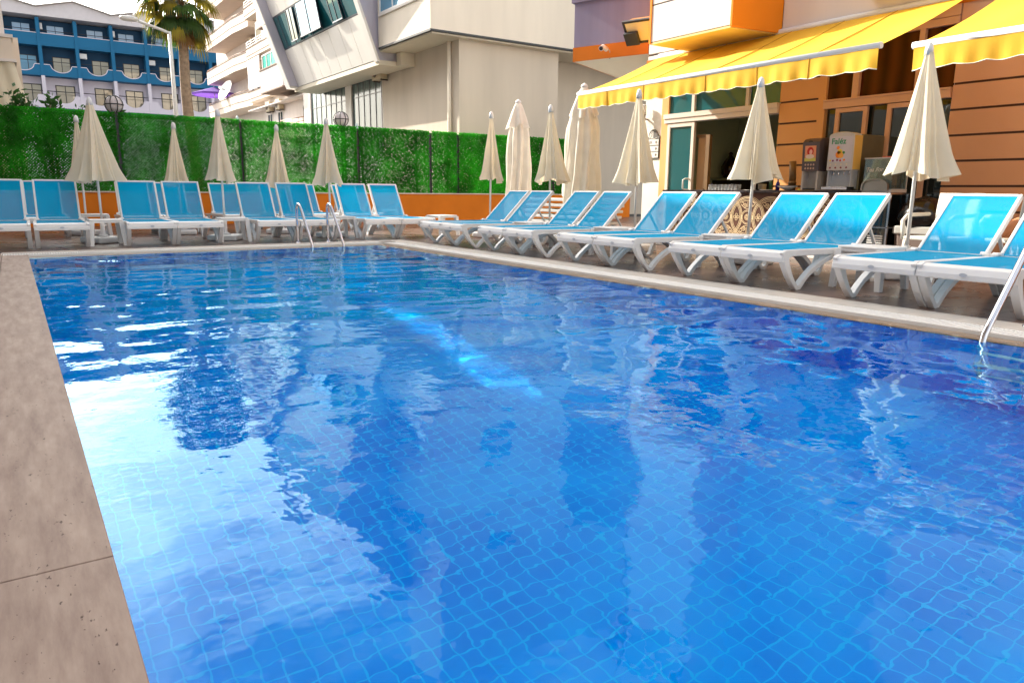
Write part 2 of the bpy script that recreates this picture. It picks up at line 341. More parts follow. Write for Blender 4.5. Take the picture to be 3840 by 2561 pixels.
def travertine():
    m = bpy.data.materials.new('travertine'); m.use_nodes = True; nt = m.node_tree; nt.nodes.clear(); L = nt.links.new
    o = N(nt, 'ShaderNodeOutputMaterial'); p = N(nt, 'ShaderNodeBsdfPrincipled'); t = N(nt, 'ShaderNodeTexCoord')
    mp = N(nt, 'ShaderNodeMapping'); mp.inputs['Scale'].default_value = (5.5, .9, 1); L(t.outputs['Object'], mp.inputs[0])
    n = N(nt, 'ShaderNodeTexNoise'); n.inputs['Scale'].default_value = 3; n.inputs['Detail'].default_value = 9; n.inputs['Roughness'].default_value = .65; L(mp.outputs[0], n.inputs['Vector'])
    r = N(nt, 'ShaderNodeValToRGB'); e = r.color_ramp.elements; e[0].position = .30; e[0].color = (.19, .118, .09, 1); e[1].position = .70; e[1].color = (.37, .275, .215, 1)
    x = e.new(.5); x.color = (.28, .195, .15, 1); L(n.outputs['Fac'], r.inputs['Fac'])
    v = N(nt, 'ShaderNodeTexNoise'); v.inputs['Scale'].default_value = 55; v.inputs['Detail'].default_value = 4; v.inputs['Roughness'].default_value = .6
    mp2 = N(nt, 'ShaderNodeMapping'); mp2.inputs['Scale'].default_value = (1.5, .8, 1); L(t.outputs['Object'], mp2.inputs[0]); L(mp2.outputs[0], v.inputs['Vector'])
    # pores gather in streaks
    k = N(nt, 'ShaderNodeTexNoise'); k.inputs['Scale'].default_value = 4.5; k.inputs['Detail'].default_value = 3; mp3 = N(nt, 'ShaderNodeMapping'); mp3.inputs['Scale'].default_value = (3.5, .8, 1)
    L(t.outputs['Object'], mp3.inputs[0]); L(mp3.outputs[0], k.inputs['Vector'])
    a = N(nt, 'ShaderNodeMath', operation='MULTIPLY_ADD'); L(k.outputs['Fac'], a.inputs[0]); a.inputs[1].default_value = .35; L(v.outputs['Fac'], a.inputs[2])
    c = N(nt, 'ShaderNodeMapRange'); L(a.outputs[0], c.inputs[0]); c.inputs[1].default_value = .848; c.inputs[2].default_value = .872
    mx = N(nt, 'ShaderNodeMix', data_type='RGBA'); L(c.outputs[0], mx.inputs['Factor']); L(r.outputs['Color'], mx.inputs['A']); mx.inputs['B'].default_value = (.085, .042, .03, 1)
    L(mx.outputs['Result'], p.inputs['Base Color']); p.inputs['Roughness'].default_value = .62
    b = N(nt, 'ShaderNodeBump'); b.inputs['Strength'].default_value = .8; b.inputs['Distance'].default_value = .004; b.invert = True; L(c.outputs[0], b.inputs['Height']); L(b.outputs[0], p.inputs['Normal'])
    L(p.outputs[0], o.inputs['Surface']); return m
trav = travertine()
stone = M('pale edge stone', (.50, .45, .40), .5, var=.12, vs=6, bump=.3, bs=60)
wetstone = M('wet edge stone', (.24, .16, .10), .09, var=.35, vs=5, spec=.35)
grate_m = M('grate plastic', (.80, .78, .75), .5, var=.04)
capstone = M('cap stone', (.56, .47, .38), .6, var=.1)
# ------------------------------------------------------------------ ground, pool
PX0, PX1, PY0, PY1 = .115, 5.02, -4.0, 11.31
WZ = -.03
def frame_sheet(mb, x0, y0, x1, y1, a0, b0, a1, b1, z):
    """a flat ring: outer rectangle x0..y1 with hole a0..b1"""
    mb.quad((x0,y0,z),(x1,y0,z),(x1,b0,z),(x0,b0,z)); mb.quad((x0,b1,z),(x1,b1,z),(x1,y1,z),(x0,y1,z))
    mb.quad((x0,b0,z),(a0,b0,z),(a0,b1,z),(x0,b1,z)); mb.quad((a1,b0,z),(x1,b0,z),(x1,b1,z),(a1,b1,z))
g = MB(); frame_sheet(g, -900, -300, 900, 1500, -12, -8, 26, 19.55, -.05)
tag(g.build('ground', asphalt), kind='structure')
d = MB(); frame_sheet(d, -12.05, -8.05, 26.05, 19.75, -.176, -4.3, 5.78, 12.06, -.004)
tag(d.build('deck', decktile), kind='structure')
# basin
b = MB(); D = 1.5
b.quad((PX0,PY0,-D),(PX1,PY0,-D),(PX1,PY1,-D),(PX0,PY1,-D))
b.quad((PX0,PY0,-D),(PX0,PY1,-D),(PX0,PY1,-.022),(PX0,PY0,-.022)); b.quad((PX1,PY0,-D),(PX1,PY0,-.03),(PX1,PY1,-.03),(PX1,PY1,-D))
b.quad((PX0,PY1,-D),(PX1,PY1,-D),(PX1,PY1,-.03),(PX0,PY1,-.03)); b.quad((PX0,PY0,-D),(PX0,PY0,-.03),(PX1,PY0,-.03),(PX1,PY0,-D))
tag(b.build('pool_basin', tiles, fix=False), kind='structure')
# left coping: travertine slabs 60 mm thick with fine joints
c = MB(); ys = [-4.3, 1.885, 5.2, 11.545]
for i in range(len(ys)-1):
    ja, jb_ = (.0018 if i == 1 else .0003), (.0018 if i == 0 else .0003)
    c.box((-.170, ys[i]+ja, -.045), (PX0, ys[i+1]-jb_, 0))
    c.box((-.78, ys[i]+.3015, -.045), (-.176, ys[i+1]+.2985, -.0005))
tag(c.build('pool_coping', trav, bevel=.003), kind='structure')
# far and right edge: wet lip, slotted grate, pale stone
e = MB(); e.box((PX0-.0, PY1, -.06), (5.2, 11.47, -.024)); e.box((5.02, PY0, -.06), (5.2, PY1, -.0245))
tag(e.build('pool_lip', wetstone, bevel=.006), kind='structure')
e = MB(); e.box((PX0-.29, 11.80, -.05), (5.78, 12.055, .002)); e.box((5.47, PY0-.3, -.05), (5.775, 11.795, .002))
tag(e.build('edge_paving', stone, bevel=.004), kind='structure')
e = MB()
def slats(x0, y0, x1, y1, along):
    p = .030; w = .016
    if along == 'x':
        k = x0
        while k < x1-w: e.box((k, y0+.02, -.03), (k+w, y1-.02, 0)); k += p
        e.box((x0, y0, -.03), (x1, y0+.018, .0)); e.box((x0, y1-.018, -.03), (x1, y1, 0))
    else:
        k = y0
        while k < y1-w: e.box((x0+.02, k, -.03), (x1-.02, k+w, 0)); k += p
        e.box((x0, y0, -.03), (x0+.018, y1, 0)); e.box((x1-.018, y0, -.03), (x1, y1, 0))
slats(-.16, 11.55, 5.2, 11.79, 'x'); slats(5.21, -.5, 5.46, 11.55, 'y')
tag(e.build('overflow_grate', grate_m, fix=False), kind='structure')
e = MB(); e.box((-.18, 11.476, -.06), (5.46, 11.795, -.035)); e.box((5.205, -.6, -.06), (5.465, 11.47, -.035)); tag(e.build('gutter_channel', M('gutter', (.03, .03, .03), .8)), kind='structure')
# water: a real wave field
rng = np.random.default_rng(7)
def waves(X, Y):
    H = np.zeros_like(X)
    k0 = [(1.7, .0085), (1.15, .0075), (.85, .0065), (.62, .0055), (.46, .0046), (.34, .0030), (.26, .0018), (.20, .0010), (.15, .0005)]
    for lam, amp in k0:
        for q in range(5):
            th = rng.normal(math.pi/2, .75) if lam > .4 else rng.uniform(0, math.pi*2)
            k = 2*math.pi/(lam*rng.uniform(.8, 1.25)); ph = rng.uniform(0, 6.28)
            wob = .35*np.sin(.9*X+1.3*Y+rng.uniform(0, 6)) + .3*np.sin(1.7*Y-.8*X+rng.uniform(0, 6))
            H += amp/5*np.sin(k*(X*math.cos(th)+Y*math.sin(th))+ph+wob*1.6)
    # calmer in the near left corner
    cal = np.clip((np.hypot((X-.1)*1.0, (Y-1.2)*.55)-.2)/3.2, 0, 1)
    patch = .75+.25*np.sin(1.1*X+.6*Y+1)*np.sin(.7*Y-.4*X)
    return H*(.30+.70*cal)*patch
nx, ny = 200, 620
gx = np.linspace(PX0+.001, PX1+.172, nx); gy = np.concatenate([np.linspace(PY0, .3, 60), np.linspace(.3, PY1+.155, ny-60+1)[1:]])
X, Y = np.meshgrid(gx, gy, indexing='ij'); Z = WZ+waves(X, Y)*1.0
edge = np.clip((PX1-.0-X)/.25, .15, 1)*np.clip((PY1-.0-Y)/.25, .15, 1); Z = WZ+.004+(Z-WZ)*edge
wv = np.stack([X, Y, Z], -1).reshape(-1, 3)
idx = np.arange(nx*len(gy)).reshape(nx, len(gy))
wf = np.stack([idx[:-1, :-1], idx[1:, :-1], idx[1:, 1:], idx[:-1, 1:]], -1).reshape(-1, 4)
me = bpy.data.meshes.new('water'); me.from_pydata(wv.tolist(), [], wf.tolist()); me.polygons.foreach_set('use_smooth', [True]*len(wf)); me.materials.append(water_mat())
wo = bpy.data.objects.new('water', me); col.objects.link(wo); tag(wo, kind='structure')
wo.cycles.is_caustics_caster = True; sl.cycles.is_caustics_light = True
bpy.data.objects['pool_basin'].cycles.is_caustics_receiver = True
#PART2
# ------------------------------------------------------------------ neighbours: office block with leaning facade
def win(parent, plane, c, a0, a1, z0, z1, fm, gm, fw=.06, out=.05, mull=(), rails=(), side=-1):
    """window as a part: frame proud of the wall, pane as sub-part. plane 'x': wall at x=c looking to -x, a = y; plane 'y': wall at y=c looking to -y, a = x"""
    def bx(mb, u0, u1, w0, w1, d0, d1):
        if plane == 'x': mb.box((c+side*d0, u0, w0), (c+side*d1, u1, w1))
        else: mb.box((u0, c+side*d0, w0), (u1, c+side*d1, w1))
    f = MB(); bx(f, a0, a1, z0, z0+fw, 0, out); bx(f, a0, a1, z1-fw, z1, 0, out); bx(f, a0, a0+fw, z0+fw, z1-fw, 0, out); bx(f, a1-fw, a1, z0+fw, z1-fw, 0, out)
    for m in mull: bx(f, m-fw*.4, m+fw*.4, z0+fw, z1-fw, 0, out*.9)
    for m in rails: bx(f, a0+fw, a1-fw, m-fw*.35, m+fw*.35, 0, out*.8)
    fo = f.build('window', fm, parent, world=True)
    p = MB(); bx(p, a0+fw*.5, a1-fw*.5, z0+fw*.5, z1-fw*.5, out*.1, out*.35)
    p.build('pane', gm, fo, world=True)
    return fo
k_t = -.3675                                   # lean of the facade: x falls as z rises
def fx(z, off=0): return (11.52+k_t*(z-5.48) if z <= 11.61 else 9.267+.42*(z-11.61))-off   # leans out; the unseen top is folded back to catch the sun
ob = thing('office_building', 'cream office block with a white facade leaning out over its glazed ground floor', 'building', (13, 24, 0))
w = MB()
w.box((12.77, 21.91, -.05), (16.92, 27.98, 5.82)); w.box((16.93, 23.3, -.05), (26, 27.98, 5.82))
w.build('ground_floor_wall', stucco_g, ob, world=True)
w = MB(); w.box((12.77, 28.0, -.05), (12.95, 28.06, 5.7)); w.box((12.70, 31.1, -.05), (12.95, 31.75, 5.7)); w.box((12.70, 36.35, -.05), (12.95, 37.3, 5.75)); w.box((13.3, 28.06, -.05), (20, 37.3, 5.7)); w.box((12.77, 28.06, -.05), (13.0, 36.3, 2.3))
w.build('piers', stucco_w, ob, world=True)
for a0, a1 in ((28.08, 31.08), (31.77, 36.33)):
    n = int((a1-a0)/.75); win(ob, 'x', 12.80, a0, a1, 2.3, 5.68, M('grey window frame', (.10, .11, .12), .4), gl_curtain, .05, .04, mull=[a0+(a1-a0)*(i+1)/(n+1) for i in range(n)], rails=[4.75])
w = MB(); w.box((11.5, 21.5, 5.87), (26, 25.43, 18.5)); w.build('upper_storeys', stucco, ob, world=True)
w = MB(); w.box((11.49, 21.49, 5.81), (26, 25.44, 5.868)); w.build('drip_edge', dark_trim, ob, world=True)
w = MB(); w.box((11.60, 21.6, 5.76), (26, 27.9, 5.808)); w.build('soffit', soffit, ob, world=True)
w = MB(); w.box((11.44, 22.0, 6.86), (11.5, 25.3, 6.92)); w.box((11.44, 22.0, 10.2), (11.5, 25.3, 10.26)); w.box((13.2, 21.40, 7.42), (15.0, 21.5, 7.5)); w.build('sills', stucco_w, ob, world=True)
win(ob, 'x', 11.5, 22.1, 25.2, 6.93, 8.5, alu, gl_blue, .06, .05, mull=[23.1, 24.15]); win(ob, 'x', 11.5, 22.1, 25.2, 10.27, 11.9, alu, gl_blue, .06, .05, mull=[23.1, 24.15])
win(ob, 'y', 21.5, 13.3, 14.9, 7.5, 9.0, alu, gl_blue, .06, .05, mull=[14.1]); win(ob, 'y', 21.5, 13.3, 14.9, 10.8, 12.3, alu, gl_blue, .06, .05, mull=[14.1])
w = MB(); w.tube([(12.70, 22.45, -.05), (12.70, 22.45, 5.76)], .07, 10); w.build('downpipe', stucco, ob, world=True)
# leaning facade (y 25.9 .. 34.3), windows 6.99-8.28 and one storey up
def tilt_panel(mb, y0, y1, z0, z1, o0, o1):
    a = [(fx(z0, o0), y0, z0), (fx(z0, o0), y1, z0), (fx(z0, o0)+o0-o1, y1, z0), (fx(z0, o0)+o0-o1, y0, z0)]
    t = [(fx(z1, o0), y0, z1), (fx(z1, o0), y1, z1), (fx(z1, o0)+o0-o1, y1, z1), (fx(z1, o0)+o0-o1, y0, z1)]
    mb.hexa(a, t)
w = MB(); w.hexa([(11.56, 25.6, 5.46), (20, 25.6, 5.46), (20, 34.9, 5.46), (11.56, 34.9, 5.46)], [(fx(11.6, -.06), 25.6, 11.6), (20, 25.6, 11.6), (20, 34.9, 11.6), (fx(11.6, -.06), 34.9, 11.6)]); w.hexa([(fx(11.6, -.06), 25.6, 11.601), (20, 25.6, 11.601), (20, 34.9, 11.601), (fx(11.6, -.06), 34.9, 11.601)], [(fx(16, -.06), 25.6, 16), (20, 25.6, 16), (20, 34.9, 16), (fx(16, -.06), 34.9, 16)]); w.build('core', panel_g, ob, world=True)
w = MB()
Yn, Yf = 25.75, 34.28
def panel_rows(z0, z1, n, o):
    for i in range(n): tilt_panel(w, Yn+(Yf-Yn)*i/n+.012, Yn+(Yf-Yn)*(i+1)/n-.012, z0, z1, o, 0)
for z0, z1 in ((5.48, 6.97), (8.30, 10.3), (11.62, 13.7), (13.72, 16.0)): panel_rows(z0, z1, 8, .04); w.build('facade_panels', panelm, ob, world=True); w = MB()
w = MB(); tilt_panel(w, 34.30, 34.36, 5.48, 11.6, .42, 0); w.build('fin_inner_face', panel_g, ob, world=True)  # grey colour stands in for shade on the white fin's inner side
w = MB()
for z0, z1 in ((5.40, 8.0), (8.02, 10.6), (10.62, 11.6), (11.62, 16.1)): tilt_panel(w, 34.37, 34.9, z0, z1, .44, 0)
w.build('fin', panelm, ob, world=True); w = MB()
for z0, z1 in ((5.40, 8.6), (8.62, 11.6), (11.62, 16.1)): tilt_panel(w, 25.44, 25.74, z0, z1, .10, 0)
w.build('fin', panelm, ob, world=True)
w = MB(); w.box((11.50, 25.45, 5.30), (12.7, 34.9, 5.46)); w.box((12.2, 25.1, 5.3), (12.76, 25.44, 5.75)); w.build('lower_soffit', soffit, ob, world=True)
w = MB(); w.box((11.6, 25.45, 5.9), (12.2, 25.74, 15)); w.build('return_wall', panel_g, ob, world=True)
for z0, z1 in ((6.99, 8.29), (10.31, 11.60)):
    f = MB()
    for q in (Yn, 26.9, 28.05, 29.3, 30.5, 31.6, 32.6, 33.7, Yf-.05): tilt_panel(f, q, q+.06, z0, z1, .03, .0)
    tilt_panel(f, Yn, Yf, z0, z0+.05, .035, 0); tilt_panel(f, Yn, Yf, z1-.05, z1, .035, 0)
    fo = f.build('window_band', M('dark window frame', (.05, .07, .10), .35), ob, world=True)
    p = MB(); tilt_panel(p, Yn, Yf, z0, z1, .012, -.02); p.build('pane', gl_teal, fo, world=True)
# two open hopper sashes, hinged at the top
for y0, y1, op, gm in ((28.9, 31.3, .26, gl_blue), (31.65, 32.5, .24, gl_dark), (27.0, 28.0, .12, gl_teal)):
    z0, z1 = 6.95, 8.25; f = MB(); a = Vector((fx(z1)-.04, 0, z1)); bq = Vector((fx(z0)-.04-op, 0, z0+.10))
    for q in (y0, (y0+y1)/2-.02, y1-.05): f.bar((a.x, q+.02, a.z), (bq.x, q+.02, bq.z), .04, .04)
    f.bar((bq.x, y0, bq.z), (bq.x, y1, bq.z), .05, .05)
    fo = f.build('open_sash', M('sash frame', (.04, .06, .09), .35), ob, world=True)
    p = MB(); p.hexa([(bq.x, y0, bq.z), (bq.x+.012, y0, bq.z), (bq.x+.012, y1, bq.z), (bq.x, y1, bq.z)], [(a.x, y0, a.z), (a.x+.012, y0, a.z), (a.x+.012, y1, a.z), (a.x, y1, a.z)]); p.build('pane', gm, fo, world=True)
# air conditioner on the office wall
def aircon(name, label, x, y, z, s=1.0, face='x', parent=None, group=None):
    t = thing(name, label, 'air conditioner', (x, y, z), 0, group) if parent is None else None
    p0 = t if t else parent; L0 = (0, 0, 0) if t else (x, y, z)
    def off(a): return (a[0]*s+L0[0], a[1]*s+L0[1], a[2]*s+L0[2])
    mb = MB(); mb.box(off((-.30, -.42, 0)), off((0, .42, .60))); c_ = mb.build('casing', M('aged casing', (.52, .44, .30), .6, var=.15, vs=6), p0, bevel=.02*s, world=not t)
    mb = MB(); mb.lathe([(.21*s, 0), (.21*s, .012*s)], (0, 0, 0), 24)
    mb.v = [(L0[0]-.30*s-v[2], L0[1]+.12*s+v[0], L0[2]+.30*s+v[1]) for v in mb.v]; mb.build('fan_grille', M('grille', (.10, .07, .05), .6), p0, world=not t)
    mb = MB(); mb.box(off((-.28, -.40, -.05)), off((.02, -.35, 0))); mb.box(off((-.28, .35, -.05)), off((.02, .40, 0))); mb.build('bracket', black, p0, world=not t)
    return t
aircon('air_conditioner', 'weathered beige air conditioner with a round fan on the office wall beside the curtained glazing', 12.70, 27.75, 5.12, 1.0)
mb = MB(); mb.box((12.395, 27.38, 5.30), (12.399, 27.55, 5.55)); _s0 = mb.build('sticker', M('blue sticker', (.10, .25, .6), .5), bpy.data.objects['air_conditioner'], world=True)
# ------------------------------------------------------------------ apartment building with balconies
ab = thing('apartment_building', 'cream apartment building with stacked chamfered balconies behind the office block', 'building', (14, 45, 0))
w = MB(); w.box((14.4, 46.6, -.05), (24, 62, 16.5)); w.box((13.45, 37.4, -.05), (22, 46.59, 16.5)); w.build('wall', apt_w, ab, world=True)
w = MB(); w.box((13.46, 38.0, 4.0), (13.5, 43, 5.6)); w.build('recess_wall', apt, ab, world=True)
FL = 2.36
def balcony(z, X=13.0, y0=48.5, y1=59.2, yc=51.4, zt=.86):
    """chamfered parapet band seen from below: the near end is cut back"""
    fp = [(X, y1), (14.45, y1), (14.45, y0), (X+.25, y0), (X, yc)]
    m = MB(); m.prism(fp, 'z', z, z+zt)
    m.build('balcony', apt, ab, world=True)
    m = MB(); m.prism([(X-.02, y1), (14.4, y1), (14.4, y0-.02), (X+.24, y0-.02), (X-.02, yc)], 'z', z+zt*.42, z+zt*.46); m.prism([(X-.03, y1), (14.4, y1), (14.4, y0-.03), (X+.23, y0-.03), (X-.03, yc)], 'z', z+zt+.001, z+zt+.03)
    m.build('balcony_band', apt_s, ab, world=True)
    r = MB()
    for h in (.14,): r.tube([(X+.05, y1, z+zt+h), (X+.05, yc, z+zt+h), (X+.3, y0+.05, z+zt+h)], .022, 5)
    for q in np.linspace(yc, y1, 8): r.tube([(X+.05, q, z+zt), (X+.05, q, z+zt+.14)], .015, 4)
    r.build('railing', M('copper rail', (.40, .22, .13), .4), ab, world=True)
for z in (6.02, 8.36, 10.68, 13.03, 15.4): balcony(z)
for z in (7.0, 9.35, 11.7, 14.0): # slender windows by the balconies
    for q in (49.1, 50.5, 51.9): win(ab, 'x', 14.4, q, q+.75, z-.45, z+1.2, apt_w, gl_dark, .08, .05)
# second column of balconies with rails, parapets 8.7-9.2 etc.
for i, z in enumerate((6.15, 8.66, 10.97, 13.3)):
    m = MB(); m.box((13.0, 42.3, z), (13.44, 48.35, z+.58)); m.build('balcony', apt, ab, world=True)
    m = MB(); m.box((12.98, 42.3, z+.16), (13.44, 48.37, z+.2)); m.box((12.97, 42.3, z+.581), (13.44, 48.38, z+.61)); m.build('balcony_band', apt_s, ab, world=True)
    if i in (1, 2, 3):
        r = MB()
        for h in (.12, .26, .40): r.tube([(13.03, 42.3, z+.58+h), (13.03, 48.3, z+.58+h)], .022, 5)
        for q in np.linspace(42.4, 48.3, 7): r.tube([(13.03, q, z+.58), (13.03, q, z+1.0)], .02, 4)
        r.build('railing', alu, ab, world=True)
        win(ab, 'x', 13.45, 43.0, 45.6, z+.65, z+2.1, alu, gl_warm, .08, .03, mull=[44.2]); win(ab, 'x', 13.45, 46.3, 47.6, z+.65, z+2.1, alu, gl_warm, .08, .03)
# white shutter panel and teal glazed bay
m = MB()
for q in np.linspace(45.75, 47.9, 6): m.box((13.0, q, 6.9), (13.06, q+.36, 8.55))
m.box((13.01, 45.7, 6.85), (13.05, 48.3, 8.6)); m.build('shutter', apt_w, ab, world=True)
m = MB(); m.box((12.95, 42.11, 10.0), (13.44, 45.5, 11.3)); m.build('bay', apt_w, ab, world=True)
for z0, z1 in ((6.02, 7.13), (9.35, 10.5), (12.6, 13.7)): m = MB(); m.box((12.0, 38.3, z0), (13.44, 42.1, z1)); m.build('bay', apt_w, ab, world=True)
m = MB(); m.box((11.98, 38.28, 5.95), (13.44, 42.12, 6.02)); m.build('bay_trim', apt_s, ab, world=True); m = MB(); m.box((11.98, 38.28, 9.28), (13.44, 42.12, 9.35)); m.build('bay_trim', apt_s, ab, world=True); m = MB(); m.box((11.95, 38.3, 7.131), (13.44, 42.15, 7.19)); m.build('bay_trim', apt_s, ab, world=True)
win(ab, 'x', 12.15, 38.4, 42.0, 7.2, 7.95, alu, gl_greencurt, .06, .05, mull=[39.4, 40.4, 41.2])
win(ab, 'x', 12.15, 38.4, 42.0, 10.55, 11.6, alu, gl_greencurt, .06, .05, mull=[39.4, 40.4, 41.2])
m = MB(); m.box((12.9, 37.5, 5.60), (13.44, 48.3, 5.66)); m.build('ceiling_edge', apt_w, ab, world=True)
m = MB(); m.tube([(13.0, 37.9, 4.55), (13.0, 42.2, 4.62)], .025, 5); m.tube([(13.0, 37.9, 4.35), (13.0, 42.2, 4.42)], .02, 5)
for q in np.linspace(38, 42.2, 5): m.tube([(13.0, q, 4.1), (13.0, q, 4.6)], .018, 4)
m.build('railing', M('copper rail', (.40, .22, .13), .4), ab, world=True)
m = MB(); m.box((12.98, 37.5, 3.6), (13.44, 42.3, 4.2)); m.build('balcony', apt, ab, world=True)
for q in (38.6, 43.0, 45.0): win(ab, 'x', 13.45, q, q+1.0, 3.9, 5.3, apt_w, gl_dark, .08, .04, mull=[q+.5])
aircon('air_conditioner', 'cream air conditioner below the teal window, left one of two under the soffit', 13.4, 45.0, 5.35, .9, group='air conditioners under the apartment soffit')
aircon('air_conditioner', 'cream air conditioner below the teal window, right one of two under the soffit', 13.4, 43.1, 5.33, .9, group='air conditioners under the apartment soffit')
aircon('air_conditioner', 'white air conditioner hanging under the upper apartment balcony near the palm', 14.3, 51.2, 9.9, 1.0)
# satellite dish and purple parasol on the lowest balcony
t = thing('satellite_dish', 'white satellite dish on the lowest chamfered balcony', 'satellite dish', (13.1, 54.0, 6.9))
m = MB(); m.lathe([(.02, 0), (.3, .03), (.55, .10), (.72, .19), (.74, .19), (.56, .085), (.3, .012), (.02, -.02)], (0, 0, 0), 24)
q = Matrix.Rotation(R(-62), 4, 'Y')@Matrix.Rotation(R(12), 4, 'X'); m.v = [tuple(q@Vector(v)+Vector((0, 0, .5))) for v in m.v]; m.build('reflector', plastic, t)
m = MB(); m.tube([(0, 0, .0), (0, 0, .5)], .03, 6); m.tube([(0, 0, .5), (-.55, 0, .75)], .02, 5); m.build('arm', black, t)
t = thing('balcony_parasol', 'open purple parasol on the lowest apartment balcony left of the dish', 'parasol', (13.2, 58.2, 6.9))
m = MB(); n = 8; ring = [(1.55*math.cos(2*math.pi*i/n), 1.55*math.sin(2*math.pi*i/n), .75+(.03 if i % 2 else 0)) for i in range(n)]; m.add(ring+[(0, 0, 1.25)], [(i, (i+1) % n, n) for i in range(n)])
m.add(ring+[(x*1.0, y*1.0, z-.14) for x, y, z in ring], [(i, (i+1) % n, n+(i+1) % n, n+i) for i in range(n)]); m.build('canopy', purple, t, fix=False)
m = MB(); m.tube([(0, 0, 0), (0, 0, 1.3)], .025, 6); m.build('pole', alu, t)
# ------------------------------------------------------------------ blue hotel far left (y = 88)
bh = thing('blue_hotel', 'teal and lilac hotel with scooped balcony parapets and shallow gables in the distance', 'hotel', (10, 89, 0))
Y0 = 88.0; cs = [-2.25+3.15*i*1.0 for i in range(0, 11)]; cs = [.83+3.155*i for i in range(-1, 8)]
m = MB(); m.box((-3, 89.4, 11.7), (24, 100, 17.0)); m.build('upper_wall', teal_d, bh, world=True)
m = MB(); m.box((-3, 89.4, -.05), (24, 100, 11.69)); m.build('lower_wall', hotel_w, bh, world=True)
m = MB()
m.box((-3, Y0, 14.42), (21.5, Y0+.2, 15.55)); m.box((-3, Y0+.2, 14.42), (21.5, 89.4, 14.6))
def scoops(mb, z0, z1, zb, xs, x0, x1):
    poly = [(x0, z0), (x1, z0), (x1, z1)]
    for c_ in sorted(xs, reverse=True):
        poly.append((c_+.95, z1)); poly += [(c_+.88*math.cos(R(a)), z1-.06-(z1-zb-.06)*math.sin(R(a))) for a in range(5, 180, 14)]; poly.append((c_-.95, z1))
    poly.append((x0, z1))
    mb.prism(poly, 'y', Y0, Y0+.2)
    return poly
cen = [c+1.62 for c in cs]
p2 = scoops(m, 11.63, 12.68, 12.0, cen, -3, 21.5); m.box((-3, Y0+.21, 11.63), (21.5, 89.4, 11.8))
m.build('parapet', teal, bh, world=True)
m = MB(); pr = [(a, b) for a, b in p2[2:]]; m.ribbon(pr, .07, 'y', Y0-.03, Y0+.22); m.box((-3, Y0-.03, 15.55), (21.5, Y0+.22, 15.61)); m.build('parapet_edging', hotel_w, bh, world=True)
m = MB(); p3 = scoops(m, 8.62, 9.84, 9.1, cen, -3, 21.5); m.box((-3, Y0+.21, 8.62), (21.5, 89.4, 8.8)); m.box((-3, Y0+.01, -.05), (21.5, Y0+.3, 8.3))
m.build('lower_parapet', hotel_w, bh, world=True)
m = MB(); m.box((-3, Y0-.15, 8.33), (21.5, 89.4, 8.6)); m.build('ledge', teal_d, bh, world=True)
m = MB(); m.tube([(-3, Y0+.1, 10.2), (21.5, Y0+.1, 10.2)], .04, 5); m.tube([(-3, Y0+.1, 13.0), (21.5, Y0+.1, 13.0)], .03, 5); m.tube([(-3, Y0+.1, 15.85), (21.5, Y0+.1, 15.85)], .03, 5); m.build('railing', black, bh, world=True)
for c_ in cs:
    m = MB(); m.box((c_-.16, Y0-.08, 11.63), (c_+.16, 89.4, 17.0)); m.build('divider', teal, bh, world=True)
    m = MB(); m.box((c_-.16, Y0-.08, 8.62), (c_+.16, 89.4, 11.62)); m.build('lower_divider', hotel_w, bh, world=True)
m = MB(); poly = [(-3, 17.1), (22, 17.1)]
pk = [(-1.2, 18.9), (3.95, 17.85), (7.15, 18.66), (10.4, 17.85), (13.6, 18.6), (16.9, 17.85), (20, 18.6), (22, 18.1)]
m.prism(poly+pk[::-1]+[(-3, 18.5)], 'y', Y0-.4, 96); m.build('gable', gable_w, bh, world=True)
m = MB(); m.ribbon([(-3, 18.55)]+[(a, b+.06) for a, b in pk], .10, 'y', Y0-.7, 96); m.build('roof', M('roof edge', (.40, .36, .33), .8), bh, world=True)
for i, c_ in enumerate(cs[:-1]):
    a0 = c_+.75+(.3 if i % 2 else 0)
    win(bh, 'y', 89.4, a0, a0+1.55, 15.0, 16.6, teal_d, gl_curt, .07, .05, mull=[a0+.78])
    a1 = a0+.25
    win(bh, 'y', 89.4, a1, a1+1.55, 11.9, 13.65, black, gl_warm if i > 1 else gl_blue, .07, .05, mull=[a1+.78])
    win(bh, 'y', 89.4, a1, a1+1.7, 8.9, 10.95, black, gl_warm, .09, .05, mull=[a1+.85])
    if i in (1, 3): aircon('ac', '', c_+.9, 89.3, 13.9, .9, parent=bh) if False else None
for i, c_ in enumerate(cs[:-2]):
    m = MB(); m.box((c_+.2, 88.5, 13.6 if i % 2 else 16.0), (c_+.85 if i % 2 else c_+.42, 88.95, 14.1 if i % 2 else 16.6)); m.build('air_conditioner', plastic, bh, world=True, bevel=.03)
# ------------------------------------------------------------------ left block with draped balcony, and an unseen block added for shade
lb = thing('left_building', 'cream building at the left edge with beige curtains hanging from its balcony', 'building', (-4, 26, 0))
m = MB(); m.box((-4.9, 24.3, -.05), (-.1, 31, 9.0)); m.build('wall', apt_w, lb, world=True)
m = MB(); m.box((-4.9, 23.6, 4.1), (.46, 24.3, 4.62)); m.box((-4.9, 23.6, 6.7), (.44, 24.3, 7.3)); m.box((.0, 24.31, 3.3), (.62, 26.5, 4.75)); m.box((-.09, 24.31, 0), (.5, 27.5, 3.0)); m.build('balcony', apt, lb, world=True)
m = MB(); m.box((-4.9, 23.55, 4.62), (.5, 24.35, 4.70)); m.box((-4.9, 23.5, 4.02), (.52, 24.3, 4.09)); m.build('balcony_band', apt_w, lb, world=True)
m = MB(); m.box((.22, 23.9, 4.7), (.34, 24.1, 6.7)); m.box((-1.6, 23.9, 4.7), (-1.45, 24.1, 6.7)); m.build('post', apt_w, lb, world=True)
cm = MB()
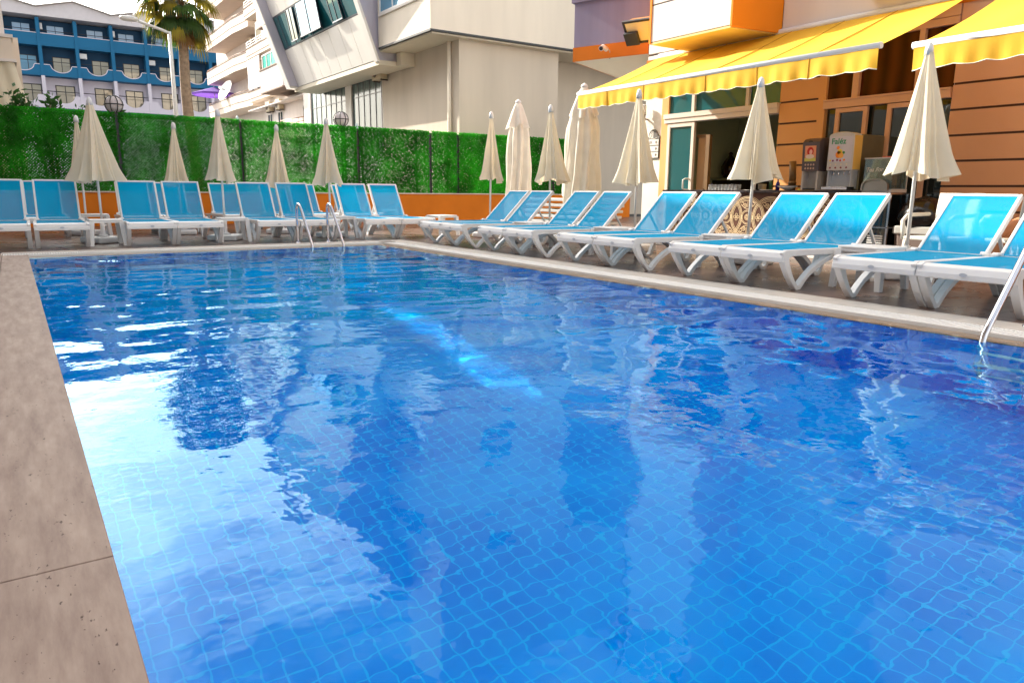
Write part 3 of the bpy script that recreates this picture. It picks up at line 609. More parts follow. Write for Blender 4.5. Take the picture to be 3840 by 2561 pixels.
def cf(u, v):
    z = 4.05-1.6*v; x = -3.2+3.66*u+.30*v*u
    return (x, 23.6-.10*v+.06*math.sin(u*70)*(.4+.6*v)+.03*math.sin(u*29+1), z)
cm.grid(cf, 120, 6); cm.build('curtain', canvas, lb, world=True, fix=False)
win(lb, 'y', 24.3, -1.3, .0, 4.8, 6.5, apt_w, gl_warm, .08, .05, mull=[-.6])
tw = thing('side_shade_block', 'unseen long cream block added beyond the left edge to shade the pool', 'building', (-9, 20, 0))
m = MB(); m.box((-14, -8, -.05), (-5, 46, 11.8)); m.box((-14, -8, 11.8), (-5, 25.2, 12.5)); m.box((-14, 25.2, 11.8), (-5, 28.0, 12.34)); m.box((-14, 31.2, 11.8), (-5, 46, 12.5)); m.build('wall', apt_w, tw, world=True)  # unseen shade block; the gap in its top passes a strip of sun
m = MB()
for z in np.arange(2.7, 20, 2.95):
    if z < 9: m.box((-4.99, -8, z), (-4.2, 23, z+.9))
m.build('balcony', apt, tw, world=True)
m = MB(); m.box((-5.0, -8, 12.50), (.22, 32.5, 12.8)); m.build('roof_canopy', apt, tw, world=True)  # unseen slab added to shade the pool and right-hand loungers
for q in np.arange(28.05, 31.2, .36):
    m = MB(); m.box((-5.12, q, 11.8), (-5.0, q+.20, 12.5)); m.build('beam_slat', apt, tw, world=True)  # slats added across the gap to dim and soften the sun strip
# the added block is turned off the pool's axis to slant the sun strip
tw.rotation_euler.z = R(-8); _p = Vector((-5.1, 28, 0)); _q = Vector((-9, 20, 0)); tw.location = _p+Matrix.Rotation(R(-8), 3, 'Z')@(_q-_p)
# ------------------------------------------------------------------ street lamp, palm, shrubs
t = thing('street_lamp', 'white street lamp with a single arm in front of the palm', 'street lamp', (4.95, 27.5, -.05))
m = MB(); m.tube([(.0, 0, 0), (.0, 0, 3), (0, 0, 6.0)], [.09, .075, .055], 8); m.build('pole', alu, t)
m = MB(); m.tube([(0, 0, 5.95), (-.25, -.05, 6.02), (-.95, -.18, 6.18)], .045, 6); m.build('arm', alu, t)
m = MB(); m.lathe([(.02, -.07), (.11, -.06), (.15, 0), (.12, .07), (.02, .10)], (0, 0, 0), 12); m.v = [(-1.2+v[0]*2.0, -.22+v[1]*1.1, 6.20+v[2]) for v in m.v]; m.build('lamp_head', alu, t)
rnd = random.Random(5)
pt = thing('palm_tree', 'fan palm with drooping yellow tipped leaves rising behind the hedge fence', 'palm tree', (5.84, 29.5, -.05))
m = MB(); pts = [(0+.0*i+.05*math.sin(i*.7)-.012*i, 0, i*.62) for i in range(13)]; m.tube(pts, [.22-.006*i for i in range(13)], 12)
m.build('trunk', bark, pt)
top = Vector((-.22, 0, 7.7))
def frond(mb, base, d, ln, fan, droop, nb=18, wid=.035):
    """fan leaf: ribs spreading from the end of the stalk, each bending down to a thin tip"""
    d = d.normalized(); side = d.cross(Vector((0, 0, 1))).normalized(); upn = side.cross(d)
    st = base+d*ln*.45-Vector((0, 0, droop*.10*ln))
    mb.bar(base, st, .035, .02)
    for i in range(nb):
        a = (i/(nb-1)-.5)*2*fan; dd = (d*math.cos(a)+side*math.sin(a)).normalized(); p = st.copy(); L_ = ln*.75*(1-.25*abs(i/(nb-1)-.5)*2)*rnd.uniform(.85, 1.1)
        wv = dd.cross(upn).normalized()*wid; q = dd.copy(); prev = (p-wv*.3, p+wv*.3)
        for s in range(4):
            q = (q-Vector((0, 0, droop*(.16+.25*s)*rnd.uniform(.8, 1.2)))).normalized(); p = p+q*L_/4; wk = wv*(1, .95, .6, .08)[s]
            cur = (p-wk, p+wk); mb.add([prev[0], prev[1], cur[1], cur[0]], [(0, 1, 2, 3)]); prev = cur
g1, g2, g3 = MB(), MB(), MB()
for i in range(64):
    a = i*2.39996+rnd.uniform(-.2, .2); h = i/64
    elv = R(80-128*h)+rnd.uniform(-.12, .12)
    d = Vector((math.cos(a)*math.cos(elv), math.sin(a)*math.cos(elv), math.sin(elv)))
    base = top+Vector((math.cos(a)*.12, math.sin(a)*.12, .55-1.1*h))
    tgt = g1 if rnd.random() < (1.0-.55*h) else g2
    frond(tgt, base, d, rnd.uniform(1.2, 1.75)*(1-.10*h), R(66), rnd.uniform(.6, 1.3)+.35*h)
for i in range(34):
    a = i*2.4; d = Vector((math.cos(a)*.35, math.sin(a)*.35, -1)); frond(g3, top+Vector((math.cos(a)*.2, math.sin(a)*.2, -.1-rnd.uniform(0, .9))), d, rnd.uniform(.7, 1.1), R(35), .3, 8, .03)
g1.build('crown', palmgreen, pt, fix=False); g2.build('yellow_leaves', palmyel, pt, fix=False); g3.build('dead_leaf_skirt', deadleaf, pt, fix=False)
def shrub(name, label, x, y, z, r, n, leafl=.13, stems=7, seed=1):
    rd = random.Random(seed); t = thing(name, label, 'shrub', (x, y, -.05)); m = MB(); st = MB()
    ends = []
    for i in range(stems):
        a = rd.uniform(0, 6.28); e = Vector((math.cos(a)*r*rd.uniform(.1, .85), math.sin(a)*r*.6, z*rd.uniform(.72, 1.0))); s0 = Vector((e.x*.15, e.y*.15, 0)); mid = (s0+e)/2+Vector((e.x*-.1, 0, z*.1)); st.tube([s0, mid, e], [.03, .018, .006], 5); ends.append((mid, e))
    for i in range(n):
        mi, e = rd.choice(ends); u = rd.random()**.6; c = mi.lerp(e, u)+Vector([rd.gauss(0, .12*r) for _ in range(3)])
        d = Vector([rd.gauss(0, 1), rd.gauss(0, 1), rd.gauss(.3, .7)]).normalized(); s = d.orthogonal().normalized(); s = Matrix.Rotation(rd.uniform(0, 6.28), 3, d)@s; L_ = leafl*rd.uniform(.6, 1.3)
        m.add([c, c+d*L_*.5+s*L_*.2, c+d*L_, c+d*L_*.5-s*L_*.2], [(0, 1, 2, 3)])
    st.build('stems', bark, t); m.build('foliage', leafm, t, fix=False)
shrub('shrub', 'green shrub above the hedge fence in front of the beige curtain', -.05, 21.2, 3.35, .75, 1500, .17, 9, 2)
shrub('shrub', 'small loose shrub above the hedge fence left of the globe lamp', .92, 21.6, 3.18, .5, 650, .19, 8, 3)
shrub('shrub', 'low shrub tips showing behind the tall left parasols at the hedge fence', 2.0, 21.0, 2.86, .75, 900, .15, 9, 4)
shrub('shrub', 'tiny bright green sprig on top of the hedge fence below the palm', 3.35, 20.4, 2.72, .25, 160, .12, 4, 6)
# overhead cable
m = MB(); m.tube([(1.2+.0*i+i*1.1, 45, 12.35-.22*i+.02*(i-4)**2) for i in range(9)], .018, 4); tag(m.build('overhead_cable', black), 'thin black cable strung across the sky above the blue hotel', 'cable')
# ------------------------------------------------------------------ low orange wall and artificial hedge fence
t = thing('garden_wall', 'low orange wall with a stone cap under the hedge fence', 'wall', (5, 19.65, 0))
m = MB(); m.box((-12, 19.56, -.05), (18.5, 19.76, .765)); m.build('wall_body', orange_d, t, world=True)
m = MB(); m.box((-12, 19.53, .766), (18.5, 19.79, .80)); m.build('cap', capstone, t, world=True, bevel=.005)
t = thing('hedge_fence', 'fence of artificial green leaf mesh standing on the orange wall', 'fence', (5, 19.7, .8))
posts = [-9.0, -6.6, -4.3, -2.0, .3, 2.25, 5.04, 7.84, 8.35, 10.05, 11.1, 12.9, 13.9, 15.1, 16.3]
m = MB()
for q in posts: m.box((q-.025, 19.76, .8), (q+.025, 19.81, 2.58))
m.box((-12, 19.77, 2.50), (16.6, 19.80, 2.54))
for q in (2.25, 5.04, 8.2, 10.48, 11.43, 15.1): m.box((q-.07, 19.735, .8), (q+.07, 19.759, 2.55))
m.build('posts', black, t, world=True)
rg = np.random.default_rng(3)
pitch = .062; rows = int(1.80/(pitch/2)); hv = []; hf = []
xs0 = np.arange(-9.5, 16.6, pitch)
for r_ in range(rows):
    z = .80+r_*pitch/2; xs = xs0+(pitch/2 if r_ % 2 else 0)
    topj = 2.60
    if z > topj: continue
    for sx_ in (2.25, 5.04, 8.2, 10.48, 11.43, 15.1): xs = xs[np.abs(xs-sx_) > .05]
    n = len(xs); c = np.stack([xs+rg.normal(0, .004, n), 19.70+rg.normal(0, .012, n), np.full(n, z)+rg.normal(0, .004, n)], 1)
    for sgn in (1, -1):
        for rep in range(3):
            a = np.stack([np.full(n, sgn*1.0)*rg.uniform(.6, 1.1, n), rg.normal(0, .7, n), rg.uniform(.5, 1.1, n)], 1); a /= np.linalg.norm(a, axis=1)[:, None]
            s = np.cross(a, np.stack([rg.normal(0, .5, n), np.ones(n), rg.normal(0, .5, n)], 1)); s /= np.linalg.norm(s, axis=1)[:, None]
            L_ = rg.uniform(.045, .075, n)[:, None]; wd = rg.uniform(.014, .020, n)[:, None]
            o_ = c-a*L_*.35
            q4 = np.stack([o_-s*wd, o_+s*wd, o_+a*L_*1.25+s*wd*.6, o_+a*L_*1.25-s*wd*.6], 1).reshape(-1, 3)
            b0 = sum(len(x) for x in hv); hv.append(q4); hf.append(np.arange(len(q4)).reshape(-1, 4)+b0)
V_ = np.concatenate(hv); F_ = np.concatenate(hf)
me = bpy.data.meshes.new('leaf_mesh'); me.from_pydata((V_-np.array([5, 19.7, .8])).tolist(), [], F_.tolist()); me.materials.append(hedgem)
ho = bpy.data.objects.new('leaf_mesh', me); col.objects.link(ho); ho.parent = t
# dark backing net: wires of the chain link in both diagonals
def globe_lamp(x, label):
    t = thing('globe_lamp', label, 'lamp', (x, 19.95, 0), 0, 'globe lamps behind the hedge fence')
    m = MB(); m.tube([(0, 0, -.05), (0, 0, 2.55)], .035, 8); m.lathe([(.08, 2.52), (.10, 2.56), (.06, 2.60)], (0, 0, 0), 12); m.build('post', black, t)
    m = MB(); m.lathe([(.19*math.cos(R(a)), 2.79+.19*math.sin(R(a))) for a in range(-88, 89, 11)], (0, 0, 0), 20); m.build('globe', globe, t)
    m = MB()
    for k in range(4):
        a = k*math.pi/4+.3; m.tube([(.205*math.cos(R(b_))*math.cos(a), .205*math.cos(R(b_))*math.sin(a), 2.79+.205*math.sin(R(b_))) for b_ in range(0, 361, 18)], .011, 5, caps=False)
    m.tube([(.205*math.cos(R(b_)), .205*math.sin(R(b_)), 2.79) for b_ in range(0, 361, 18)], .012, 5, caps=False); m.build('cage', black, t)
globe_lamp(2.25, 'caged globe lamp behind the two overlapping parasols at the left')
globe_lamp(7.83, 'caged globe lamp in front of the glazed ground floor of the office block')
for x in (5.03, 8.27):
    m = MB(); m.lathe([(.045, 2.5), (.06, 2.56), (.035, 2.66), (.005, 2.72)], (x, 19.9, 0), 8); m.tube([(x, 19.9, 0), (x, 19.9, 2.52)], .02, 6)
    tag(m.build('post_finial', M('pale finial', (.5, .62, .66), .4)), 'small pale post tip above the hedge fence '+('below the apartment balconies' if x < 6 else 'right of the office globe lamp'), 'post', 'pale post tips behind the hedge fence')
# ------------------------------------------------------------------ our hotel: wall at x = 10
h = thing('hotel_building', 'terracotta and cream hotel with angled bays above the pool bar', 'hotel', (10, 5, 0))
m = MB()
m.box((10, 9.82, -.05), (10.4, 10.25, 3.32)); m.box((10.4, 9.95, -.05), (20, 10.25, 3.32)); m.build('corner_pier', stucco_w, h, world=True)
m = MB(); m.box((9.985, 9.655, -.05), (10.3, 9.815, 3.3)); m.build('door_jamb', terra_o, h, world=True)
def grooved(mb, jb, y0, y1, z0, z1, zs, X=10.0):
    zs = [z0]+[z for z in zs if z0 < z < z1]+[z1]
    for a, b_ in zip(zs, zs[1:]): mb.box((X, y0, a+(.014 if a != z0 else 0)), (X+.3, y1, b_-(.014 if b_ != z1 else 0)))
    jb.box((X+.02, y0+.005, z0), (X+.28, y1-.005, z1))
gz = [.36, .68, .99, 1.305, 1.62, 1.935, 2.25, 2.565, 2.88]
m = MB(); j = MB(); grooved(m, j, 6.67, 7.33, -.05, 3.2, gz); m.build('pier', terra_o, h, world=True)
m = MB(); grooved(m, j, -6.0, 4.79, -.05, 3.2, gz); m.build('wall', terra, h, world=True); j.build('wall_joints', joint, h, world=True)
m = MB(); m.box((9.99, 6.55, -.05), (10.25, 6.665, 3.0)); m.build('reveal', terra_o, h, world=True)
# upper wall siding
m = MB(); j = MB()
def siding(y0, y1, z0, z1, X=10.0, step=.33, mb=m, jb=j):
    z = z0
    while z < z1-.01:
        e_ = min(z+step, z1); mb.box((X, y0, z+.012), (X+.35, y1, e_-.012)); z = e_
    jb.box((X+.02, y0+.005, z0), (X+.33, y1-.005, z1))
siding(-6, 7.39, 3.255, 12.5, step=.62); m.build('upper_siding', apt_w, h, world=True); j.build('siding_joints', joint_g, h, world=True)
m = MB(); m.box((9.98, -6, 3.20), (10.4, 10.26, 3.25)); m.build('fascia', orange_d, h, world=True)
m = MB(); m.box((10.36, -6, 3.36), (20, 10.24, 12.5)); m.box((10.0, 9.2, 3.36), (10.35, 10.24, 12.5)); m.build('upper_wall', stucco_w, h, world=True)
m = MB(); m.box((9.85, -6, 12.5), (20, 10.4, 12.9)); m.build('roof', apt_w, h, world=True)
# big angled bay over the door
fp = [(9.0, 9.17), (10.0, 9.19), (10.0, 7.43), (9.0, 7.55)]
def ins(fp, z0, z1, k=1.0): return [(x, y) for x, y in fp]
m = MB(); j = MB()
zz = [3.285, 3.86, 4.5, 5.15, 5.86]
for a, b_ in zip(zz, zz[1:]): m.prism(fp, 'z', a+.012, b_-.012)
j.prism([(9.02, 9.15), (9.99, 9.15), (9.99, 7.47), (9.02, 7.56)], 'z', 3.30, 5.85); m.build('bay', apt_w, h, world=True); j.build('bay_joints', joint_g, h, world=True)
m = MB(); m.prism([(8.985, 7.549), (10.0, 7.428), (10.0, 7.40), (8.985, 7.515)], 'z', 3.27, 8.8); m.prism([(8.985, 9.175), (9.99, 9.195), (9.99, 9.225), (8.985, 9.215)], 'z', 3.27, 8.8); m.build('bay_side', orange, h, world=True)
m = MB()
m.prism([(9.0, 9.17), (9.99, 9.19), (9.99, 7.44), (9.0, 7.55)], 'z', 3.255, 3.284); m.build('bay_underside', M('cream bounce underside', (.74, .58, .26), .8), h, world=True)  # yellow bounce from the awning is mixed into this cream
m = MB(); m.prism([(9.03, 9.15), (9.99, 9.15), (9.99, 7.47), (9.03, 7.56)], 'z', 5.86, 6.9); m.prism(fp, 'z', 8.0, 8.8); m.build('bay_upper', apt_w, h, world=True)
win(h, 'x', 9.04, 7.75, 9.0, 6.9, 8.0, alu, gl_blue, .07, .03, mull=[8.4])
# lavender bay at the corner
fp2 = [(10.0, 10.26), (12.2, 10.26), (11.4, 12.70), (9.46, 11.76)]
m = MB(); m.prism(fp2[::-1], 'z', 3.64, 6.0); m.build('lavender_bay', lavender, h, world=True)
m = MB(); m.prism([(9.99, 10.255), (12.2, 10.255), (11.4, 12.715), (9.445, 11.77)][::-1], 'z', 3.38, 3.635); m.build('lavender_bay_band', orange_d, h, world=True)
m = MB(); m.prism([(9.96, 10.25), (12.2, 10.25), (11.4, 12.76), (9.40, 11.79)][::-1], 'z', 4.45, 4.52); m.build('bay_ledge', lavender, h, world=True)
m = MB(); m.hexa([(10.4, 10.27), (12.1, 10.27), (11.6, 11.3), (10.55, 10.9)], [(10.0, 10.27), (12.19, 10.27), (11.39, 12.69), (9.47, 11.75)]); m.v = [(v[0], v[1], 3.378 if i >= 4 else 2.95) for i, v in enumerate(m.v)]; m.build('bay_soffit', soffit, h, world=True)
# transom beam and glazing left of the pier (opening to the bar room)
m = MB(); m.box((9.955, 7.335, 2.10), (10.15, 9.72, 2.175)); m.box((9.94, 7.335, 2.177), (10.16, 9.73, 2.255)); m.box((9.97, 9.04, 2.257), (10.1, 9.10, 3.2)); m.box((9.97, 7.9, 2.257), (10.1, 7.96, 3.2)); m.build('transom', frame_w, h, world=True)
m = MB(); m.box((10.02, 7.335, 2.256), (10.03, 9.65, 3.2)); m.build('transom_glass', gl_teal, h, world=True)
# glass door leaf, closed, with bar handle
f = MB(); f.box((9.97, 9.58, 0), (10.03, 9.645, 2.09)); f.box((9.97, 9.01, 0), (10.03, 9.075, 2.09)); f.box((9.97, 9.076, 2.02), (10.03, 9.579, 2.09)); f.box((9.97, 9.076, 0), (10.03, 9.579, .12))
fo = f.build('door', frame_w, h, world=True, bevel=.004)
f = MB(); f.box((9.995, 9.07, .12), (10.003, 9.585, 2.02)); f.build('pane', gl_teal, fo, world=True)
f = MB(); f.tube([(9.965, 9.07, 1.12), (9.90, 9.09, 1.12), (9.88, 9.12, 1.10), (9.88, 9.12, .95), (9.90, 9.09, .93), (9.965, 9.07, .93)], .014, 8); f.build('handle', alu, fo, world=True)
# windows and doors right of the pier
m = MB(); m.box((9.96, 4.8, 2.09), (10.12, 6.56, 2.19)); m.box((9.95, 4.8, 2.192), (10.13, 6.56, 2.215)); m.box((9.97, 6.05, 2.217), (10.1, 6.14, 3.0)); m.box((9.97, 4.8, 2.97), (10.1, 6.54, 3.06)); m.box((9.97, 5.2, 2.217), (10.1, 5.27, 2.969)); m.box((9.98, 4.8, 3.07), (10.12, 6.54, 3.2)); m.build('transom', frame_o, h, world=True)
m = MB(); m.box((10.03, 4.8, 2.2), (10.04, 6.54, 3.0)); m.build('transom_glass', gl_redcurt, h, world=True)
for a0, a1 in ((5.88, 6.36), (5.02, 5.60)):
    fo = win(h, 'x', 10.02, a0, a1, 0, 2.08, frame_o, gl_dark, .06, .05); fo.name = 'door'
m = MB(); m.box((10.06, 4.8, 0), (10.08, 6.54, 2.09)); m.build('dark_glazing', gl_dark, h, world=True)
# bar room behind the opening
m = MB(); m.box((12.2, 7.0, 0), (12.3, 9.94, 3.1)); m.box((10.2, 9.86, 0), (13.0, 9.94, 3.1)); m.box((10.3, 7.0, 0), (13.0, 7.08, 3.1)); m.box((10.2, 7.09, 3.1), (13, 9.85, 3.15)); m.build('room_wall', olive, h, world=True)
m = MB(); m.box((10.05, 8.72, 0), (10.12, 8.80, 1.86)); m.box((10.05, 8.80, 1.82), (10.12, 9.0, 1.87)); m.build('room_door_frame', M('brown frame', (.20, .11, .04), .5), h, world=True)
m = MB(); m.box((10.08, 8.80, 0), (10.12, 8.99, 1.82)); m.build('room_door', M('beige door', (.52, .34, .20), .5), h, world=True)
m = MB(); m.box((11.5, 7.09, 0), (12.19, 9.85, 1.12)); m.build('back_counter', darkroom, h, world=True)
m = MB(); m.box((11.45, 7.09, 1.121), (12.19, 9.85, 1.16)); m.build('back_counter_top', M('sage shelf', (.22, .24, .15), .5), h, world=True)
# ------------------------------------------------------------------ awnings
seamm = M('seam thread', (.62, .32, .02), .8)
def awning(name, label, ya, yb, XF, zf, zw, seams, group):
    t = thing(name, label, 'awning', (9.97, (ya+yb)/2, zw), 0, group); L_ = ya-yb
    def fn(u, v):      # u along the wall, v from wall to bar
        y = ya-L_*u; x = 9.96+(XF-9.96)*v; z = zw+(zf-zw)*v
        s = 0
        for q in seams:
            s = max(s, math.exp(-((u*L_-q)/.035)**2))
        z += -.035*math.sin(math.pi*v)+.018*s*math.sin(math.pi*v)-.012*math.sin(u*L_*7)*math.sin(math.pi*v)
        return (x, y, z)
    m = MB(); m.grid(fn, int(L_*22), 12); m.build('cloth', yellow, t, world=True, fix=False)
    m = MB(); m.tube([(XF, ya+.02, zf), (XF, yb-.02, zf)], .036, 12)
    m.build('front_bar', alu, t, world=True)
    def vf(u, v):
        y = ya-L_*u; wv = .018*math.sin(y*9+1.5*math.sin(y*2.3))*v+.010*math.sin(y*31)*v
        dp = .215+.022*abs(math.sin(y*math.pi/.30))
        return (XF-.02+wv, y, zf-.02-dp*v)
    n = int(L_*26); m = MB(); m.grid(vf, n, 5); vo = m.build('valance', yellow, t, world=True, fix=False)
    m = MB(); m.tube([tuple(Vector(vf(i/n, 1))) for i in range(n+1)], .006, 4); m.build('piping', hem, vo, world=True)
    for q in seams:
        m = MB(); m.tube([tuple(Vector(fn(q/L_, v/10))+Vector((0, 0, .004))) for v in range(11)], .005, 4)
        m.build('seam', seamm, t, world=True)
        m = MB(); m.tube([tuple(Vector(vf(q/L_, v/3))+Vector((-.004, 0, 0))) for v in range(4)], .004, 4); m.build('seam', seamm, vo, world=True)
    m = MB()
    for y in (ya-.35, yb+.35):
        m.bar((9.9, y, zw-.12), (9.2, y-.35*(1 if y > (ya+yb)/2 else -1), zw-.42), .05, .04); m.bar((9.2, y-.35*(1 if y > (ya+yb)/2 else -1), zw-.42), (XF+.02, y, zf-.03), .045, .035)
    m.tube([(9.97, ya, zw+.02), (9.97, yb, zw+.02)], .045, 8); m.build('arms', alu, t, world=True)
    return t
awning('awning', 'yellow awning over the bar door reaching to the corner pier', 9.93, 4.72, 8.12, 2.49, 3.26, [.72, 1.55, 2.75, 3.6, 4.35], 'yellow awnings on the hotel wall')
awning('awning', 'yellow awning at the right edge of the picture', 4.33, -3.0, 8.12, 2.43, 3.2, [1.2, 2.6, 4.0, 5.4], 'yellow awnings on the hotel wall')
m = MB(); m.box((9.7, 1.0, 3.50), (9.99, 6.0, 3.66)); tag(m.build('awning_cassette', alu, bevel=.02), 'closed white awning box on the siding above the yellow awnings', 'awning box')
# flood light, camera, wall lamp, sign
t = thing('flood_light', 'large black flood light with a pale glass on the hotel corner', 'flood light', (9.30, 9.72, 3.64))
Mx = Vector((-.70, -.25, -.66)).to_track_quat('-Z', 'Y').to_matrix().to_4x4()@Matrix.Scale(1.25, 4)
def put(mb, M4, off=(0, 0, 0)): mb.v = [tuple(M4@Vector(v)+Vector(off)) for v in mb.v]; return mb
m = MB(); m.hexa([(-.20, -.15, -.05), (.20, -.15, -.05), (.20, .15, -.05), (-.20, .15, -.05)], [(-.13, -.12, .07), (.13, -.12, .07), (.13, .12, .07), (-.13, .12, .07)]); put(m, Mx).build('housing', M('bronze housing', (.42, .22, .07), .35), t)
m = MB()
for a, b_ in (((-.22, -.17), (.22, -.14)), ((-.22, .14), (.22, .17)), ((-.22, -.14), (-.19, .14)), ((.19, -.14), (.22, .14))): m.box((*a, -.085), (*b_, -.052))
m.box((.02, -.16, -.14), (.22, .02, -.09)); put(m, Mx).build('rim', black, t)
m = MB(); m.box((-.19, -.14, -.075), (.19, .14, -.068)); put(m, Mx).build('glass', M('pale lens', (.78, .70, .42), .1), t)
m = MB(); m.bar((.1, 0, .06), (.62, -.05, -.22), .04, .02); m.build('bracket', black, t)
t = thing('security_camera', 'white security camera on the orange band below the lavender wall', 'camera', (9.62, 11.0, 3.52))
m = MB(); m.tube([(.02, 0, .0), (-.10, -.03, .03), (-.20, -.10, -.02)], [.045, .045, .05], 10); m.build('body', alu, t)
m = MB(); m.tube([(-.202, -.102, -.021), (-.215, -.11, -.028)], .035, 10); m.build('lens', black, t)
m = MB(); m.tube([(.05, 0, .02), (.10, 0, -.02), (.13, .0, -.10), (.12, .02, -.16)], .012, 6); m.build('bracket', M('cable', (.4, .35, .25), .6), t)
t = thing('wall_lamp', 'caged cylinder wall lamp above the arrow sign on the white pier', 'lamp', (9.90, 10.19, 2.24))
m = MB(); m.lathe([(.034, -.12), (.034, .05)], (0, 0, 0), 12); m.build('stem', M('brown metal', (.28, .20, .15), .4), t)
m = MB(); m.lathe([(.036, .06), (.036, .19), (.02, .205)], (0, 0, 0), 12); m.build('glass', M('frosted glass', (.85, .82, .75), .3, trans=.3), t)
m = MB()
for k in range(5):
    a = k*2*math.pi/5; m.tube([(.045*math.cos(a), .045*math.sin(a), z) for z in (.04, .20)], .003, 4)
for z in (.06, .10, .14, .18): m.tube([(.046*math.cos(R(a)), .046*math.sin(R(a)), z) for a in range(0, 361, 30)], .003, 4, caps=False)
m.lathe([(.055, .052), (.055, .06)], (0, 0, 0), 12); m.lathe([(.05, .205), (.03, .225), (.005, .23)], (0, 0, 0), 12); m.build('cage', alu, t)
m = MB(); m.bar((0, 0, -.03), (.1, 0, -.03), .025, .025); m.build('arm', M('brown metal', (.28, .20, .15), .4), t)
def text(name, s, size, pos, mat, parent, font_ext=.0015, sx=1.0, bold=0, shear=0):
    c = bpy.data.curves.new(name, 'FONT'); c.body = s; c.size = size; c.extrude = font_ext; c.offset = bold; c.shear = shear; c.align_x = 'LEFT'
    o = bpy.data.objects.new(name+'_tmp', c); col.objects.link(o); dg = bpy.context.evaluated_depsgraph_get(); dg.update()
    me = bpy.data.meshes.new_from_object(o.evaluated_get(dg)); bpy.data.objects.remove(o)
    A = Matrix(((0, 0, -1, 0), (-sx, 0, 0, 0), (0, 1, 0, 0), (0, 0, 0, 1))); me.transform(A)
    me.materials.clear(); me.materials.append(mat); ob = bpy.data.objects.new(name, me); col.objects.link(ob); ob.parent = parent
    pl = parent; off = Vector((0, 0, 0))
    while pl is not None: off += pl.location; pl = pl.parent
    ob.location = Vector(pos)-off; return ob
t = thing('direction_sign', 'grey hotel sign with three white arrow rows on the white pier', 'sign', (9.99, 10.03, 1.5))
X = 9.975; sg = M('sign grey', (.13, .12, .11), .5); sw = M('sign white', (.74, .71, .66), .5); si = M('sign ink', (.12, .10, .09), .6)
m = MB(); poly = [(9.84, 1.50), (9.84, 1.895), (9.885, 1.90)]+[(10.0+.115*math.cos(R(180+a)) if 0 else 10.0-.115*math.cos(R(a)), 1.905+.115*math.sin(R(a))) for a in range(0, 181, 15)]+[(10.12, 1.90), (10.24, 1.895), (10.24, 1.50)]
m.prism(poly, 'x', X, 9.999); m.build('board', sg, t, world=True)
for k, z in enumerate((1.735, 1.62, 1.508)):
    m = MB(); m.box((X-.006, 9.85, z), (X-.001, 10.23, z+.098)); po = m.build('row', sw, t, world=True, bevel=.004)
    m = MB(); yy, zc = 9.905, z+.05; m.bar((X-.009, yy-.022, zc), (X-.009, yy+.022, zc), .007, .004, (1, 0, 0)); m.bar((X-.009, yy+.022, zc), (X-.009, yy, zc+.026), .006, .004, (1, 0, 0)); m.bar((X-.009, yy+.022, zc), (X-.009, yy, zc-.026), .006, .004, (1, 0, 0))
    m.build('arrow', si, po, world=True)
    if k == 0: text('lettering', 'ER', .062, (X-.007, 10.085, z+.03), si, po, .001)
text('lettering', 'ARSI', .118, (X-.001, 10.135, 1.865), sw, t, .002, .62, .0035)
m = MB(); m.ribbon([(10.14-.25*i/12, 1.852-.012*math.sin(math.pi*i/12)+.02*(i/12)**3) for i in range(13)], [.004+.008*math.sin(math.pi*i/12) for i in range(13)], 'x', X-.004, X-.001); m.box((X-.004, 9.985, 1.962), (X-.001, 10.06, 1.975)); m.build('flourish', sw, t, world=True)
# ------------------------------------------------------------------ bar counter
bc = thing('bar_counter', 'bar counter with cream ornamental circles on dark wood under a stone top', 'counter', (9.6, 7.4, 0))
m = MB(); m.box((9.30, 5.50, .18), (9.86, 8.9, .885)); m.build('front', wood, bc, world=True)
m = MB(); m.box((9.26, 5.46, .89), (9.96, 9.0, .925)); m.box((9.30, 5.50, .886), (9.9, 8.95, .889)); m.build('top', stone_d, bc, world=True, bevel=.006)
m = MB(); m.box((9.16, 5.3, .0), (9.95, 9.1, .175)); m.build('plinth', stucco_w, bc, world=True)
m = MB(); XO = 9.296
def ring(cy, cz, r, w, a0=0, a1=360, n=40): m.ribbon([(cy+r*math.cos(R(a0+(a1-a0)*i/n)), cz+r*math.sin(R(a0+(a1-a0)*i/n))) for i in range(n+1)], w, 'x', XO, XO+.003)
cz = .52
cyl = [5.62+.405*i for i in range(9)]
for i, cy in enumerate(cyl):
    for r_, w_ in ((.312, .008), (.292, .010), (.270, .006)):
        ring(cy, cz, r_, w_, 50, 130, 16); ring(cy, cz, r_, w_, 230, 310, 16); ring(cy, cz, r_, w_, 130, 230, 20); ring(cy, cz, r_, w_, -50, 50, 20)
    ring(cy, cz, .105, .008); ring(cy, cz, .088, .005)
    for k in range(8):
        a = k*45; ring(cy+.03*math.cos(R(a)), cz+.03*math.sin(R(a)), .017, .006, 0, 360, 8)
    for s in (1, -1):
        for q in (-1, 1):
            ring(cy+q*.052, cz+s*.175, .030, .009, 0, 300, 12); ring(cy+q*.052, cz+s*.175, .012, .006, 0, 360, 8); ring(cy+q*.10, cz+s*.20, .022, .007, 60, 330, 10)
            m.ribbon([(cy, cz+s*.125), (cy+q*.05, cz+s*.135), (cy+q*.11, cz+s*.175), (cy+q*.145, cz+s*.215), (cy+q*.06, cz+s*.243), (cy, cz+s*.247)], .007, 'x', XO, XO+.003)
        m.ribbon([(cy, cz+s*.15), (cy, cz+s*.235)], .008, 'x', XO, XO+.003)
    c2 = cy+.2025
    for k in range(4):
        a = R(k*90); dy, dz = math.cos(a), math.sin(a); ring(c2+.034*dy, cz+.034*dz, .019, .007, 0, 360, 10); ring(c2+.012*dy, cz+.012*dz, .008, .004, 0, 360, 6)
m.build('ornament', cream_in, bc, world=True)
